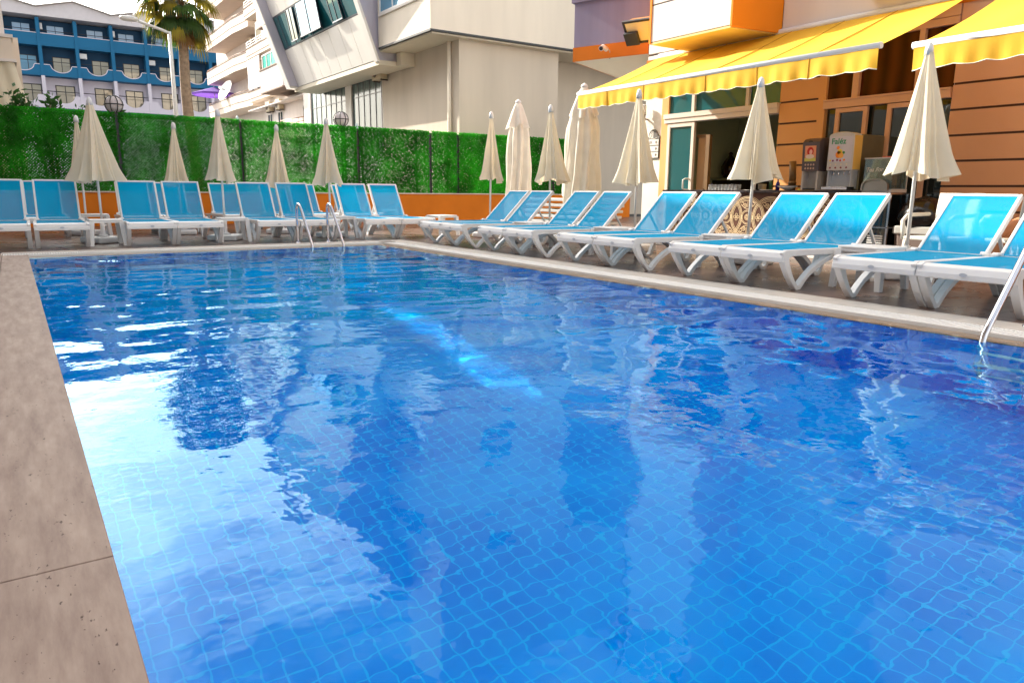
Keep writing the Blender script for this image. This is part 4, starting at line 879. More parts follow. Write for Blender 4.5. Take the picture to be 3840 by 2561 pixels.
# machines
mc = thing('coffee_machine', 'dark coffee vending machine with a red haired figure on its panel', 'coffee machine', (9.5, 6.21, .925))
dg_ = M('dark grey panel', (.10, .08, .09), .4); 
m = MB(); prof = [(9.26, 1.19), (9.24, 1.58), (9.29, 1.62), (9.40, 1.64), (9.5, 1.64), (9.5, 1.19)]; m.prism([(x, z) for x, z in prof], 'y', 6.085, 6.345); m.build('head', dg_, mc, world=True, bevel=.008)
m = MB(); m.box((9.5, 6.09, .93), (9.88, 6.34, 1.62)); m.build('body', M('beige casing', (.42, .33, .24), .45), mc, world=True, bevel=.006)
m = MB(); m.box((9.40, 6.09, .93), (9.499, 6.34, 1.188)); m.box((9.27, 6.315, .93), (9.40, 6.34, 1.188)); m.box((9.27, 6.09, .93), (9.40, 6.115, 1.188)); m.build('dispensing_bay', M('silver bay', (.50, .47, .45), .3), mc, world=True)
m = MB(); m.box((9.27, 6.12, .93), (9.40, 6.31, .955)); m.build('drip_tray', black, mc, world=True)
def slantx(z): return 9.26-.02*(z-1.19)/.39
m = MB(); m.hexa([(slantx(1.32)-.004, 6.13, 1.32), (slantx(1.32), 6.13, 1.32), (slantx(1.32), 6.30, 1.32), (slantx(1.32)-.004, 6.30, 1.32)], [(slantx(1.53)-.004, 6.13, 1.53), (slantx(1.53), 6.13, 1.53), (slantx(1.53), 6.30, 1.53), (slantx(1.53)-.004, 6.30, 1.53)]); pn = m.build('picture_panel', M('orange print', (.75, .30, .16), .4), mc, world=True)
def disc(cy, cz, ry, rz, X, n=18, a0=0, a1=360): 
    m = MB(); m.prism([(cy+ry*math.cos(R(a0+(a1-a0)*i/n)), cz+rz*math.sin(R(a0+(a1-a0)*i/n))) for i in range(n)], 'x', X, X+.0015); return m
disc(6.215, 1.455, .05, .058, 9.238).build('printed_hair', M('red print', (.55, .02, .015), .4), pn, world=True)
disc(6.205, 1.445, .024, .034, 9.2365).build('printed_face', M('pink print', (.80, .45, .40), .4), pn, world=True)
disc(6.215, 1.385, .065, .03, 9.237).build('printed_collar', M('pale print', (.75, .60, .52), .4), pn, world=True)
m = MB(); m.box((9.243, 6.13, 1.32), (9.2455, 6.30, 1.365)); m.v = [(v[0]-.0, v[1], v[2]) for v in m.v]; m.build('yellow_band', M('yellow print', (.62, .58, .12), .4), pn, world=True)
for r_ in range(2):
    for k in range(4): disc(6.28-.042*k, 1.275-.05*r_, .013, .014, 9.250-.002*(1-r_)).build('button', M('coffee button', (.55, .38, .28), .4), mc, world=True)
disc(6.22, 1.587, .035, .01, 9.236).build('slot', black, mc, world=True)
jd = thing('juice_dispenser', 'large silver juice dispenser with an orange picture and green lettering', 'juice dispenser', (9.5, 5.77, .925))
sil = M('silver plastic', (.55, .54, .55), .3)
m = MB(); m.prism([(5.58, 1.19), (5.95, 1.19), (5.945, 1.64)]+[(5.765+.185*math.cos(R(a)), 1.64+.05*math.sin(R(a))) for a in range(12, 169, 12)]+[(5.585, 1.64)], 'x', 9.24, 9.42); m.build('door', sil, jd, world=True, bevel=.01)
m = MB(); m.box((9.421, 5.575, .93), (9.95, 5.955, 1.66)); m.build('body', M('brushed casing', (.30, .24, .14), .35, metal=.6, var=.15), jd, world=True, bevel=.008)
m = MB(); m.box((9.25, 5.585, 1.2), (9.42, 5.574, 1.64)); m.build('gold_edge', M('gold edge', (.75, .48, .12), .3), jd, world=True)
m = MB(); m.box((9.35, 5.60, .95), (9.42, 5.94, 1.189)); m.box((9.27, 5.93, .95), (9.349, 5.945, 1.189)); m.box((9.27, 5.60, .95), (9.349, 5.615, 1.189)); m.build('dispensing_bay', M('bay liner', (.42, .46, .52), .25), jd, world=True)
m = MB(); m.box((9.17, 5.585, .935), (9.349, 5.955, .975)); m.build('drip_tray', steel, jd, world=True, bevel=.006)
m = MB()
for k in range(4): m.tube([(9.30, 5.87-.075*k, 1.189), (9.30, 5.87-.075*k, 1.13)], .008, 6)
m.build('spouts', steel, jd, world=True)
m = MB(); m.box((9.2365, 5.605, 1.30), (9.2395, 5.93, 1.63)); pn = m.build('picture_panel', M('pale lilac print', (.58, .56, .64), .35), jd, world=True)
text('lettering', 'Faléz', .105, (9.236, 5.905, 1.535), M('green ink', (.02, .28, .12), .4), pn, .0006, 1.0, .002)
for cy, cz_, r_, mt in ((5.77, 1.43, .036, 'yellow ink'), (5.785, 1.395, .045, 'orange ink'), (5.75, 1.385, .036, 'light orange ink'), (5.80, 1.485, .022, 'orange ink'), (5.715, 1.42, .018, 'leaf ink'), (5.90, 1.32, .013, 'yellow ink'), (5.86, 1.318, .014, 'plum ink'), (5.80, 1.325, .015, 'plum ink'), (5.755, 1.318, .014, 'red ink'), (5.70, 1.325, .015, 'orange ink')):
    cc = {'yellow ink': (.85, .60, .03), 'orange ink': (.85, .24, .01), 'light orange ink': (.9, .40, .06), 'leaf ink': (.03, .22, .05), 'plum ink': (.18, .01, .08), 'red ink': (.5, .02, .02)}[mt]
    disc(cy, cz_, r_, r_, 9.2355-.0008*(r_ > .03)-.0004*(mt == 'light orange ink')).build('printed_fruit', M(mt, cc, .4), pn, world=True)
for k in range(4):
    disc(5.895-.078*k, 1.225, .014, .013, 9.2375).build('button', M('plum button', (.20, .03, .05), .4), jd, world=True); disc(5.895-.078*k, 1.268, .013, .014, 9.2375, 4).build('flavour_label', M('flavour label', (.75, .62, .45), .4), jd, world=True)
# glazed cabinet with a drinks tank on top
gc = thing('display_cabinet', 'steel framed glass cabinet beside the bar counter', 'cabinet', (9.5, 5.25, 0))
m = MB()
for x in (9.30, 9.72):
    for y in (5.06, 5.44): m.box((x, y-.012, 0), (x+.024, y+.012, .88))
m.box((9.29, 5.045, .88), (9.75, 5.455, .90)); m.box((9.29, 5.045, .02), (9.75, 5.455, .05)); m.box((9.30, 5.05, .45), (9.74, 5.45, .462)); m.build('frame', steel, gc, world=True)
m = MB()
for z in np.arange(.10, .34, .03): m.box((9.29, 5.10, z), (9.31, 5.30, z+.016))
m.build('vent_slats', alu, gc, world=True)
m = MB(); m.box((9.305, 5.07, .06), (9.309, 5.43, .87)); m.build('pane', glass('cabinet glass', (.8, .85, .85), through=.6), gc, world=True)
tk = thing('drinks_tank', 'clear drinks tank with white lettering and an arched steel front', 'drinks tank', (9.5, 5.26, .90))
m = MB(); m.box((9.34, 5.08, .95), (9.345, 5.46, 1.33)); m.box((9.346, 5.08, .95), (9.70, 5.085, 1.33)); m.box((9.346, 5.455, .95), (9.70, 5.46, 1.33)); m.build('tank', glass('tank glass', (.8, .92, .95), through=.7, base=(.25, .35, .36)), tk, world=True)
m = MB(); m.box((9.33, 5.07, 1.33), (9.71, 5.47, 1.345)); m.box((9.33, 5.07, .905), (9.71, 5.47, .949)); m.box((9.69, 5.075, .95), (9.71, 5.465, 1.329)); m.build('frame', sil, tk, world=True)
text('lettering', 'Tea For 30', .075, (9.338, 5.44, 1.17), sw, tk, .0006, .95, .001, .3)
m = MB(); a = [(5.265+.17*math.cos(R(q))*1.0, .93+.14*(math.sin(R(q))**.5 if math.sin(R(q)) > 0 else 0)) for q in range(0, 181, 10)]; m.ribbon(a, .018, 'x', 9.26, 9.30); m.prism([(y*.94+5.265*.06, .93+(z-.93)*.9) for y, z in a], 'x', 9.285, 9.31); m.build('steel_front', steel_d, tk, world=True)
m = MB(); m.box((9.45, 5.12, 1.346), (9.62, 5.30, 1.362)); tag(m.build('red_lid', M('red plastic', (.65, .12, .10), .4), bevel=.006), 'flat red plastic lid on top of the drinks tank', 'lid')
# small things on the counter
gm_ = glass('drinking glass', (.95, .97, 1), through=.5, base=(.9, .92, .92))
g0 = None
for i in range(9):
    for rr in range(2):
        if g0 is None:
            m = MB(); m.lathe([(.027, 0), (.031, .085), (.0315, .085), (.0295, .083), (.026, .006)], (0, 0, 0), 10, caps=False); m.lathe([(.0265, .001), (.0265, .005)], (0, 0, 0), 10); g0 = m.build('drinking_glass', gm_, fix=False); o = g0
        else: o = g0.copy(); col.objects.link(o)
        o.location = (9.33+rr*.07, 8.02-.064*i, .926+(0))
        tag(o, 'clear drinking glass, one of the double row at the left end of the bar top', 'glass', 'clear glasses lined up on the bar top')
def bottle(name, label, x, y, z, r, hgt, mat, cat='bottle', grp=None):
    m = MB(); m.lathe([(r, 0), (r, hgt*.55), (r*.85, hgt*.64), (r*.36, hgt*.76), (r*.34, hgt*.94), (r*.42, hgt*.95), (r*.42, hgt)], (x, y, z), 12); return tag(m.build(name, mat), label, cat, grp)
dk = M('dark bottle glass', (.03, .012, .01), .1)
t = thing('bottle', 'dark bottle leaning in a curved holder on the back counter', 'bottle', (12.45, 10.0-.55, 1.16)) if False else None
bottle('bottle', 'slim dark bottle standing right of the dark figurine on the back counter', 12.5, 8.25+1.9-.1, 1.161, .045, .33, dk) if False else None
# seen through the opening at about y = 8.3 to 8.7 on the wall plane: on the back counter
m = MB(); m.lathe([(.10, 0), (.16, .08), (.17, .22), (.12, .32), (.06, .40), (.03, .44), (.045, .47), (.02, .5)], (0, 0, 0), 10)
for a_, z_ in ((.3, .34), (.1, .24), (-.4, .28), (2.9, .2)): m.tube([(0, .1*math.cos(a_), z_), (0, .22*math.cos(a_), z_+.03)], [.04, .008], 5)
m.v = [(v[0]+11.7, v[1]*-1+9.6, v[2]+1.161) for v in m.v] ; tag(m.build('figurine', dk), 'black leafy figurine on the back counter inside the bar room', 'figurine')
bottle('bottle', 'slim dark bottle on the back counter inside the bar room', 11.7, 9.22, 1.161, .055, .42, dk)
m = MB(); m.lathe([(.03, 0), (.10, .03), (.15, .055), (.155, .06), (.145, .057), (.09, .034), (.01, .012)], (0, 0, 0), 20); m.v = [(v[0]*.8+9.36, v[1]*1.0+6.62, v[2]+.926) for v in m.v]; tag(m.build('bowl', plastic), 'shallow white bowl on the bar top left of the coffee machine', 'bowl')
def rag(u, v): return (9.30+.09*v+.01*math.sin(9*u), 6.40-.24*u+.02*math.sin(5*u+3*v), .931+.016*abs(math.sin(5*u+1))*(1-abs(2*v-1))*(1-.5*u))
m = MB(); m.grid(rag, 16, 6); tag(m.build('cleaning_cloth', M('lime cloth', (.50, .80, .02), .8), fix=False), 'lime green cleaning cloth on the bar top below the coffee machine', 'cloth')
m = MB(); m.box((9.34, 6.93, .926), (9.52, 7.08, .936)); m.box((9.35, 7.26, .926), (9.5, 7.42, .932)); tag(m.build('napkins', plastic), 'white napkin pile on the bar top behind the parasol pole', 'napkins')
m = MB(); m.lathe([(.06, 0), (.06, .07), (.063, .07), (.063, .078), (.005, .08)], (9.45, 7.12, .937), 16); tag(m.build('tin', M('beige tin', (.55, .44, .30), .3)), 'beige round tin on the bar top behind the parasol', 'tin')
m = MB(); m.box((9.6, 6.36, .926), (9.68, 6.50, .99)); m.box((9.6, 6.37, 1.06), (9.68, 6.50, 1.13)); m.box((9.602, 6.365, .991), (9.678, 6.495, 1.059)); tag(m.build('tea_boxes', M('yellow carton', (.70, .52, .03), .5)), 'stack of yellow tea boxes left of the coffee machine', 'boxes')
m = MB(); m.lathe([(.05, 0), (.055, .10), (.058, .10), (.058, .12), (.05, .13)], (9.7, 6.78, .926), 12); m.tube([(9.7, 6.78, 1.05), (9.7, 6.80, 1.35)], .05, 8); tag(m.build('pepper_mill', M('brown mill', (.25, .15, .07), .4)), 'tall brown grinder on the bar top by the sunlit wall', 'grinder')
for k, (y, r_, hh, cc, nm, lb_) in enumerate(((7.02, .028, .20, (.03, .10, .05), 'bottle', 'small green bottle on the bar top right of the parasol'), (6.90, .03, .17, (.02, .02, .25), 'bottle', 'blue capped bottle on the bar top right of the parasol'), (7.33, .03, .16, (.6, .62, .62), 'bottle', 'clear squat bottle on the bar top behind the parasol canopy'))):
    bottle(nm, lb_, 9.52, y, .926, r_, hh, M('bottle %s' % 'abc'[k], cc, .15))
# ------------------------------------------------------------------ bins and bags
t = thing('waste_bin', 'brown waste bin with a bulging black bag left of the white chairs', 'bin', (9.3, 4.62, 0), 0, 'waste bins at the hotel wall')
m = MB(); m.hexa([(-.16, -.20, 0), (.16, -.20, 0), (.16, .18, 0), (-.16, .18, 0)], [(-.18, -.24, .5), (.2, -.24, .5), (.2, .22, .5), (-.18, .22, .5)]); m.build('bin_body', binm, t, bevel=.02)
m = MB(); m.box((-.20, -.245, .40), (.205, .235, .50)); m.build('rim', M('grey rim', (.48, .47, .44), .5), t, bevel=.015)
m = MB(); rr = random.Random(3)
m.lathe([(.20, .50), (.25, .58), (.24, .70), (.17, .80), (.05, .84)], (0, 0, 0), 18); m.v = [(v[0]*(1+.12*math.sin(v[1]*30)), v[1]*1.05*(1+.1*math.sin(v[2]*25)), v[2]+.02*math.sin(v[0]*40)) for v in m.v]; bg_o = m.build('bag', bagm, t)
t2 = copy_tree(t); t2.location = (9.62, 5.0-.12, 0); t2.scale = (.8, .8, .95); t2['label'] = 'smaller dark waste bin between the glass cabinet and the bigger bin'
# ------------------------------------------------------------------ wicker chairs and the seated person
def wicker_chair():
    t = thing('wicker_chair', 'x', 'chair', (0, 0, 0), 0, 'white wicker chairs behind the loungers')
    m = MB()
    def bf(u, v): z = .42+.48*v; return ((u-.5)*(.44+.06*v), .24+.07*v*v+.02*math.cos((u-.5)*3), z)
    m.grid(bf, 8, 8); o = m.build('backrest', wicker, t, fix=False); md = o.modifiers.new('solid', 'SOLIDIFY'); md.thickness = .022
    m = MB(); m.box((-.23, -.24, .40), (.23, .25, .44)); m.build('seat', wicker, t, bevel=.015)
    for sx in (-1, 1):
        m = MB(); m.tube([(sx*.24, -.22, .40), (sx*.26, -.23, .60), (sx*.27, -.15, .66), (sx*.27, .20, .67)], .022, 8); m.build('armrest', wicker, t)
        for sy in (-1, 1):
            m = MB(); m.tube([(sx*.21, sy*.22, .40), (sx*.23, sy*.25, 0)], [.022, .018], 8); m.build('leg', wicker, t)
    return t
wc = wicker_chair(); wc.location = (8.25, 3.92, 0); wc.rotation_euler.z = R(-100); wc['label'] = 'white wicker chair left of the nearest raised backrest'
for (x, y, a, lb_) in ((8.6, 3.28, 150, 'white wicker chair seen through the nearest full blue backrest'), (9.13, 2.92, 190, 'white wicker chair at the right edge holding the seated person')):
    c_ = copy_tree(wc); c_.location = (x, y, 0); c_.rotation_euler.z = R(a); c_['label'] = lb_
def skin_body(name, joints, edges, mat, parent, sub=2, world=True):
    me = bpy.data.meshes.new(name); me.from_pydata([j[0] for j in joints], edges, []); o = bpy.data.objects.new(name, me); col.objects.link(o); o.parent = parent
    if world and parent: me.transform(Matrix.Translation(-parent.location))
    md = o.modifiers.new('skin', 'SKIN')
    for i, j in enumerate(joints):
        sv = me.skin_vertices[0].data[i]; sv.radius = (j[1], j[1]*(j[2] if len(j) > 2 else 1)); sv.use_root = (i == 0)
    md.use_smooth_shade = True; s = o.modifiers.new('sub', 'SUBSURF'); s.levels = s.render_levels = sub
    me.materials.append(mat); return o
ps = thing('person', 'person in white shorts seated cross legged in a wicker chair at the right edge', 'person', (9.1, 2.6, 0))
J = [((9.15, 2.50, .54), .13), ((9.16, 2.46, .78), .12), ((9.17, 2.44, .98), .15), ((9.16, 2.45, 1.10), .055), ((9.15, 2.47, 1.26), .095),
     ((9.00, 2.60, .55), .085), ((8.82, 3.02, .62), .058), ((8.75, 3.20, .40), .052), ((8.70, 3.34, .12), .036), ((8.62, 3.46, .07), .035), ((8.52, 3.56, .04), .025),
     ((9.22, 2.62, .55), .085), ((8.98, 3.05, .52), .058), ((9.05, 3.10, .30), .052), ((9.10, 3.12, .10), .036), ((9.02, 3.25, .05), .03),
     ((8.98, 2.42, 1.02), .06), ((8.86, 2.46, .80), .045), ((8.90, 2.66, .68), .032), ((8.90, 2.74, .67), .03),
     ((9.35, 2.46, 1.02), .06), ((9.44, 2.52, .80), .045), ((9.30, 2.70, .70), .032), ((9.28, 2.78, .69), .03)]
E_ = [(0, 1), (1, 2), (2, 3), (3, 4), (0, 5), (5, 6), (6, 7), (7, 8), (8, 9), (9, 10), (0, 11), (11, 12), (12, 13), (13, 14), (14, 15), (2, 16), (16, 17), (17, 18), (18, 19), (2, 20), (20, 21), (21, 22), (22, 23)]
J = [((j[0][0]-.02, j[0][1]+.36, j[0][2]), j[1]) for j in J]
skin_body('body', J, E_, skin, ps)
m = MB(); m.lathe([(.098, -.02), (.105, .03), (.09, .09), (.04, .125), (.005, .13)], (9.13, 2.82, 1.27), 14); m.build('hair', M('dark hair', (.03, .02, .015), .6), ps, world=True)
skin_body('shorts', [((a[0]-.02, a[1]+.36, a[2]), r_) for a, r_ in [((9.15, 2.50, .54), .145), ((9.00, 2.62, .555), .105), ((8.91, 2.82, .59), .092), ((9.22, 2.64, .555), .105), ((9.10, 2.84, .54), .09), ((9.155, 2.48, .66), .135)]], [(0, 1), (1, 2), (0, 3), (3, 4), (0, 5)], M('white shorts', (.75, .70, .62), .8), ps)
# ------------------------------------------------------------------ sun loungers (local: x across, y from foot end to head end)
def arcpts(p0, p1, p2, n=7):
    return [((1-t)**2*p0[0]+2*t*(1-t)*p1[0]+t*t*p2[0], (1-t)**2*p0[1]+2*t*(1-t)*p1[1]+t*t*p2[1]) for t in [i/n for i in range(n+1)]]
def make_lounger(ang, seatmat, group):
    t = thing('sun_lounger', 'x', 'sun lounger', (0, 0, 0), 0, group)
    hw = .35; zs = .335
    # frame: side rails, front and rear crossbars, pivot blocks
    m = MB()
    for s in (-1, 1):
        m.ribbon([(0.0, .315), (.05, .335), (.14, .345), (1.22, .335), (1.35, .325), (1.90, .31)], [.085, .085, .062, .055, .05, .045], 'x', s*hw, s*(hw-.042))
        m.box((s*hw, 1.20, .355), (s*(hw-.06), 1.30, .385))
    fr = m.build('side_rails', plastic, t, bevel=.008)
    m = MB(); m.ribbon([(.0, .262), (.004, .30), (.02, .340), (.06, .358)], [.035, .04, .04, .03], 'x', -hw+.002, hw-.002); m.build('front_crossbar', plastic, t, bevel=.007)
    m = MB(); m.box((-hw+.043, 1.86, .29), (hw-.043, 1.90, .33)); m.box((-hw+.043, .70, .29), (hw-.043, .73, .31)); m.box((-hw+.043, 1.27, .29), (hw-.043, 1.30, .31)); m.build('crossbars', plastic, t)
    # legs: a splayed V at each corner
    for s in (-1, 1):
        m = MB(); a, b_ = s*(hw-.002), s*(hw-.062)
        path = arcpts((.045, .30), (.10, .16), (.235, .022), 6)[:-1]+[(.25, .014), (.29, .018)]+arcpts((.32, .05), (.52, .26), (.98, .325), 9)
        th = [.085, .075, .065, .058, .05, .045, .045, .045, .05]+[.045]*2+[.05]*5+[.045, .035, .025]
        path = path[:len(th)]; th = th[:len(path)]
        m.ribbon(path, th, 'x', a, b_); m.build('leg', plastic, t, bevel=.006)
        m = MB(); path = arcpts((1.02, .315), (1.30, .27), (1.50, .04), 8)[:-1]+[(1.525, .014), (1.58, .014)]+arcpts((1.61, .04), (1.68, .18), (1.74, .30), 4)
        th = [.03, .04, .048, .05, .05, .05, .05, .048, .045, .045, .045, .05, .055, .06, .06][:len(path)]
        m.ribbon(path, th, 'x', a, b_); m.build('leg', plastic, t, bevel=.006)
    def sf(u, v):
        x = (u-.5)*2*(hw-.045); y = .045+1.215*v; z = .366-.012*math.sin(math.pi*u)*math.sin(math.pi*min(1, v*1.1))+(-.006 if v < .02 else 0)
        return (x, y, z)
    m = MB(); m.grid(sf, 8, 16); m.build('seat_fabric', seatmat, t, fix=False)
    # back
    ca, sa = math.cos(ang), math.sin(ang); y0, z0, bl, bw = 1.255, .368, .755, .305
    bt = bpy.data.objects.new('back_frame', None)
    m = MB()
    for s in (-1, 1): m.box((s*bw, 0, -.045), (s*(bw-.03), bl, .005))
    m.box((-bw+.03, bl-.03, -.045), (bw-.03, bl, .005)); m.box((-bw+.03, .0, -.03), (bw-.03, .03, -.005))
    A = Matrix.Translation((0, y0, z0))@Matrix.Rotation(ang, 4, 'X'); put(m, A); bf = m.build('back_frame', plastic, t, bevel=.008)
    m = MB()
    def bk(u, v): return ((u-.5)*2*(bw-.02), .01+(bl-.03)*v, -.002-.016*math.sin(math.pi*u)*math.sin(math.pi*v)**.6)
    m.grid(bk, 8, 10); put(m, A); m.build('back_fabric', seatmat, bf, fix=False)
    # prop under the back
    m = MB(); pr = A@Vector((0, .34, -.03))
    for s in (-1, 1): m.bar((s*(bw-.05), pr.y, pr.z), (s*(bw-.05), pr.y+.20, .31), .028, .02)
    m.bar((-bw+.05, pr.y+.19, .325), (bw-.05, pr.y+.19, .325), .025, .02); m.build('prop', plastic, t)
    for s in (-1, 1):
        m = MB(); m.tube([(s*(bw+.035), y0-.02, z0+.01), (s*(bw-.04), y0-.02, z0+.01)], .02, 8); m.build('hinge', plastic, t)
    m = MB(); m.prism([(.028*math.cos(R(q)), .305+.014*math.sin(R(q))) for q in range(0, 360, 24)], 'y', -.0225, -.0185); m.build('badge', plastic_g, t)
    return t
A_R = math.atan2(.53, .55); A_L = R(57)
GR, GL, GB = 'turquoise loungers along the right pool edge', 'turquoise loungers along the far pool edge', 'turquoise loungers in the back row'
lr = make_lounger(A_R, sling, GR)
ll = make_lounger(A_L, sling, GL)
rlab = ['rightmost sun lounger, cut off by the picture edge behind the pool rail', 'sun lounger with white chairs showing through its back, next to the purple table', 'sun lounger directly left of the small table with the nearest parasol',
        'sun lounger whose foot end covers the ornament of the bar counter, left of its pair', 'sun lounger whose back top catches sunlight in front of the row of glasses', 'sun lounger in front of the glass door, left partner of the sunlit one',
        'sun lounger in front of the stacked loungers by the white pier', 'sun lounger in front of the large draped parasol, left of its pair', 'sun lounger with its prop showing before the orange wall', 'leftmost sun lounger of the right hand row, next to the pool corner']
feet = [2.50, 3.20, 4.385, 5.09, 6.30, 7.02, 8.24, 8.95, 10.13, 10.83]
for i, y in enumerate(feet):
    o = lr if i == 0 else copy_tree(lr)
    o.location = (5.735+rnd.uniform(-.01, .01), y, 0); o.rotation_euler = (0, 0, -math.pi/2+R(rnd.uniform(-.5, .5)))   # foot end towards the pool (-x)
    o['label'] = rlab[i]; o['group'] = GR
flab = ['leftmost sun lounger of the far row, cut by the picture edge', 'upright sun lounger left of the table under the tall left parasols', 'sun lounger right of the table under the tall left parasols', 'sun lounger left of the second table of the far row',
        'sun lounger right of the second table of the far row', 'sun lounger behind the left rail of the far pool ladder', 'sun lounger right of the far pool ladder with its arched side legs showing', 'last sun lounger of the far row before the open gap']
fxs = [-.15, .58, 1.76, 2.46, 3.69, 4.40, 5.56, 6.26]
for i, x in enumerate(fxs):
    o = ll if i == 0 else copy_tree(ll)
    o.location = (x, 12.46-.03*x+rnd.uniform(-.01, .01), 0); o.rotation_euler = (0, 0, R(-1.5+rnd.uniform(-.6, .6)))
    o['label'] = flab[i]; o['group'] = GL
blab = ['back row lounger almost hidden behind the far left pair', 'back row lounger whose left half shows right of the tall left parasols', 'back row lounger whose edge shows between the two loungers of the second pair', 'back row lounger filling the gap behind the thin parasol pole and second table',
        'back row lounger with only a thin left edge showing beside the third pair', 'back row lounger whose right edge shows behind the far pool ladder', 'back row lounger left of the arched leg lounger by the ladder']
bx = [(.55, 14.75), (2.18, 15.1), (2.93, 15.1), (4.0, 15.55), (5.10-.33, 15.2), (5.9, 15.1), (6.62, 15.1)]
bx = [(.52, 15.1), (2.10, 15.3), (2.80, 15.3), (3.95, 15.5), (4.62, 15.5), (6.05, 15.35), (6.95, 15.35)]
bx = [(.49, 15.1), (2.02, 15.3), (2.74, 15.3), (3.88, 15.5), (4.94, 15.4), (5.60, 15.35), (6.62, 15.35)]
for i, (x, y) in enumerate(bx):
    o = copy_tree(ll); o.location = (x, y, 0); o.rotation_euler = (0, 0, R(-1.5+rnd.uniform(-.8, .8))); o['label'] = blab[i]; o['group'] = GB
# stacked loungers by the white pier: flat frames of white and green slats
green = M('green fabric', (.0, .26, .24), .6)
for k in range(5):
    t = thing('stacked_lounger', ['lowest', 'second from the bottom', 'middle', 'second from the top', 'topmost'][k]+' white lounger in the stack left of the white pier', 'sun lounger', (9.0+.02*k, 11.15, .28+.105*k), R(8+1.2*k), 'loungers stacked left of the white pier')
    m = MB(); m.box((-.35, -.95, 0), (-.31, .95, .05)); m.box((.31, -.95, 0), (.35, .95, .05)); m.box((-.31, -.95, 0), (.31, -.90, .05)); m.box((-.31, .90, 0), (.31, .95, .05)); m.build('frame', plastic, t, bevel=.006)
    m = MB(); m.box((-.31, -.89, .02), (.31, .89, .03)); m.build('fabric', green, t)
    if k == 0:
        for sx in (-.32, .32):
            for sy in (-.8, .8): m = MB(); m.box((sx-.03, sy-.03, -.28), (sx+.03, sy+.03, 0)); m.build('leg', plastic_g, t)
# ------------------------------------------------------------------ small plastic tables
def make_table(mat, w=.46, hh=.40):
    t = thing('side_table', 'x', 'table', (0, 0, 0), 0, 'low plastic tables between the loungers')
    m = MB(); r_ = .05; p = [(w/2-r_+r_*math.cos(R(a)), w/2-r_+r_*math.sin(R(a))) for a in range(0, 91, 30)]+[(-w/2+r_+r_*math.cos(R(a)), w/2-r_+r_*math.sin(R(a))) for a in range(90, 181, 30)]+[(-w/2+r_+r_*math.cos(R(a)), -w/2+r_+r_*math.sin(R(a))) for a in range(180, 271, 30)]+[(w/2-r_+r_*math.cos(R(a)), -w/2+r_+r_*math.sin(R(a))) for a in range(270, 361, 30)]
    m.prism(p, 'z', hh-.02, hh); m.build('table_top', mat, t, bevel=.006)
    m = MB()
    for s in (-1, 1):
        m.ribbon([(-w/2+.02, hh-.075), (-w/2+.06, hh-.035), (0, hh-.033), (w/2-.06, hh-.035), (w/2-.02, hh-.075)], .028, 'x', s*(w/2-.005), s*(w/2-.03)); m.ribbon([(-w/2+.02, hh-.075), (-w/2+.06, hh-.035), (0, hh-.033), (w/2-.06, hh-.035), (w/2-.02, hh-.075)], .028, 'y', s*(w/2-.005), s*(w/2-.03))
    m.build('apron', mat, t)
    for sx in (-1, 1):
        for sy in (-1, 1):
            m = MB(); a = w/2-.03; m.hexa([(sx*(a+.03)-.028, sy*(a+.03)-.028, 0), (sx*(a+.03)+.028, sy*(a+.03)-.028, 0), (sx*(a+.03)+.028, sy*(a+.03)+.028, 0), (sx*(a+.03)-.028, sy*(a+.03)+.028, 0)], [(sx*a-.036, sy*a-.036, hh-.022), (sx*a+.036, sy*a-.036, hh-.022), (sx*a+.036, sy*a+.036, hh-.022), (sx*a-.036, sy*a+.036, hh-.022)]); m.build('leg', mat, t, bevel=.005)
    return t
tb = make_table(plastic)
tabs = [(6.72, 3.77, 0, 'low lilac white table beside the nearest parasol pole'), (6.98, 5.69, 0, 'low table between the second and third lounger pairs from the right'), (6.95, 7.63, 0, 'low table behind the foot ends of the middle lounger pairs'), (6.9, 9.54, 0, 'low table in the gap before the orange wall in the right hand row'),
        (1.17, 12.92, 2, 'low table under the tall left parasols'), (3.07, 12.93, -3, 'low table under the thin parasol at the second gap of the far row'), (4.98, 12.95, 3, 'low table behind the right rail of the far pool ladder'), (7.1, 12.9, 12, 'low table standing alone before the orange wall'), (1.25, 15.6, 0, 'low table in the back row behind the tall left parasols'), (7.9, 17.3, 0, 'far low table by the last lounger of the far row')]
for i, (x, y, a, lb_) in enumerate(tabs):
    o = tb if i == 0 else copy_tree(tb); o.location = (x, y, 0); o.rotation_euler.z = R(a); o['label'] = lb_; o['group'] = tb['group']
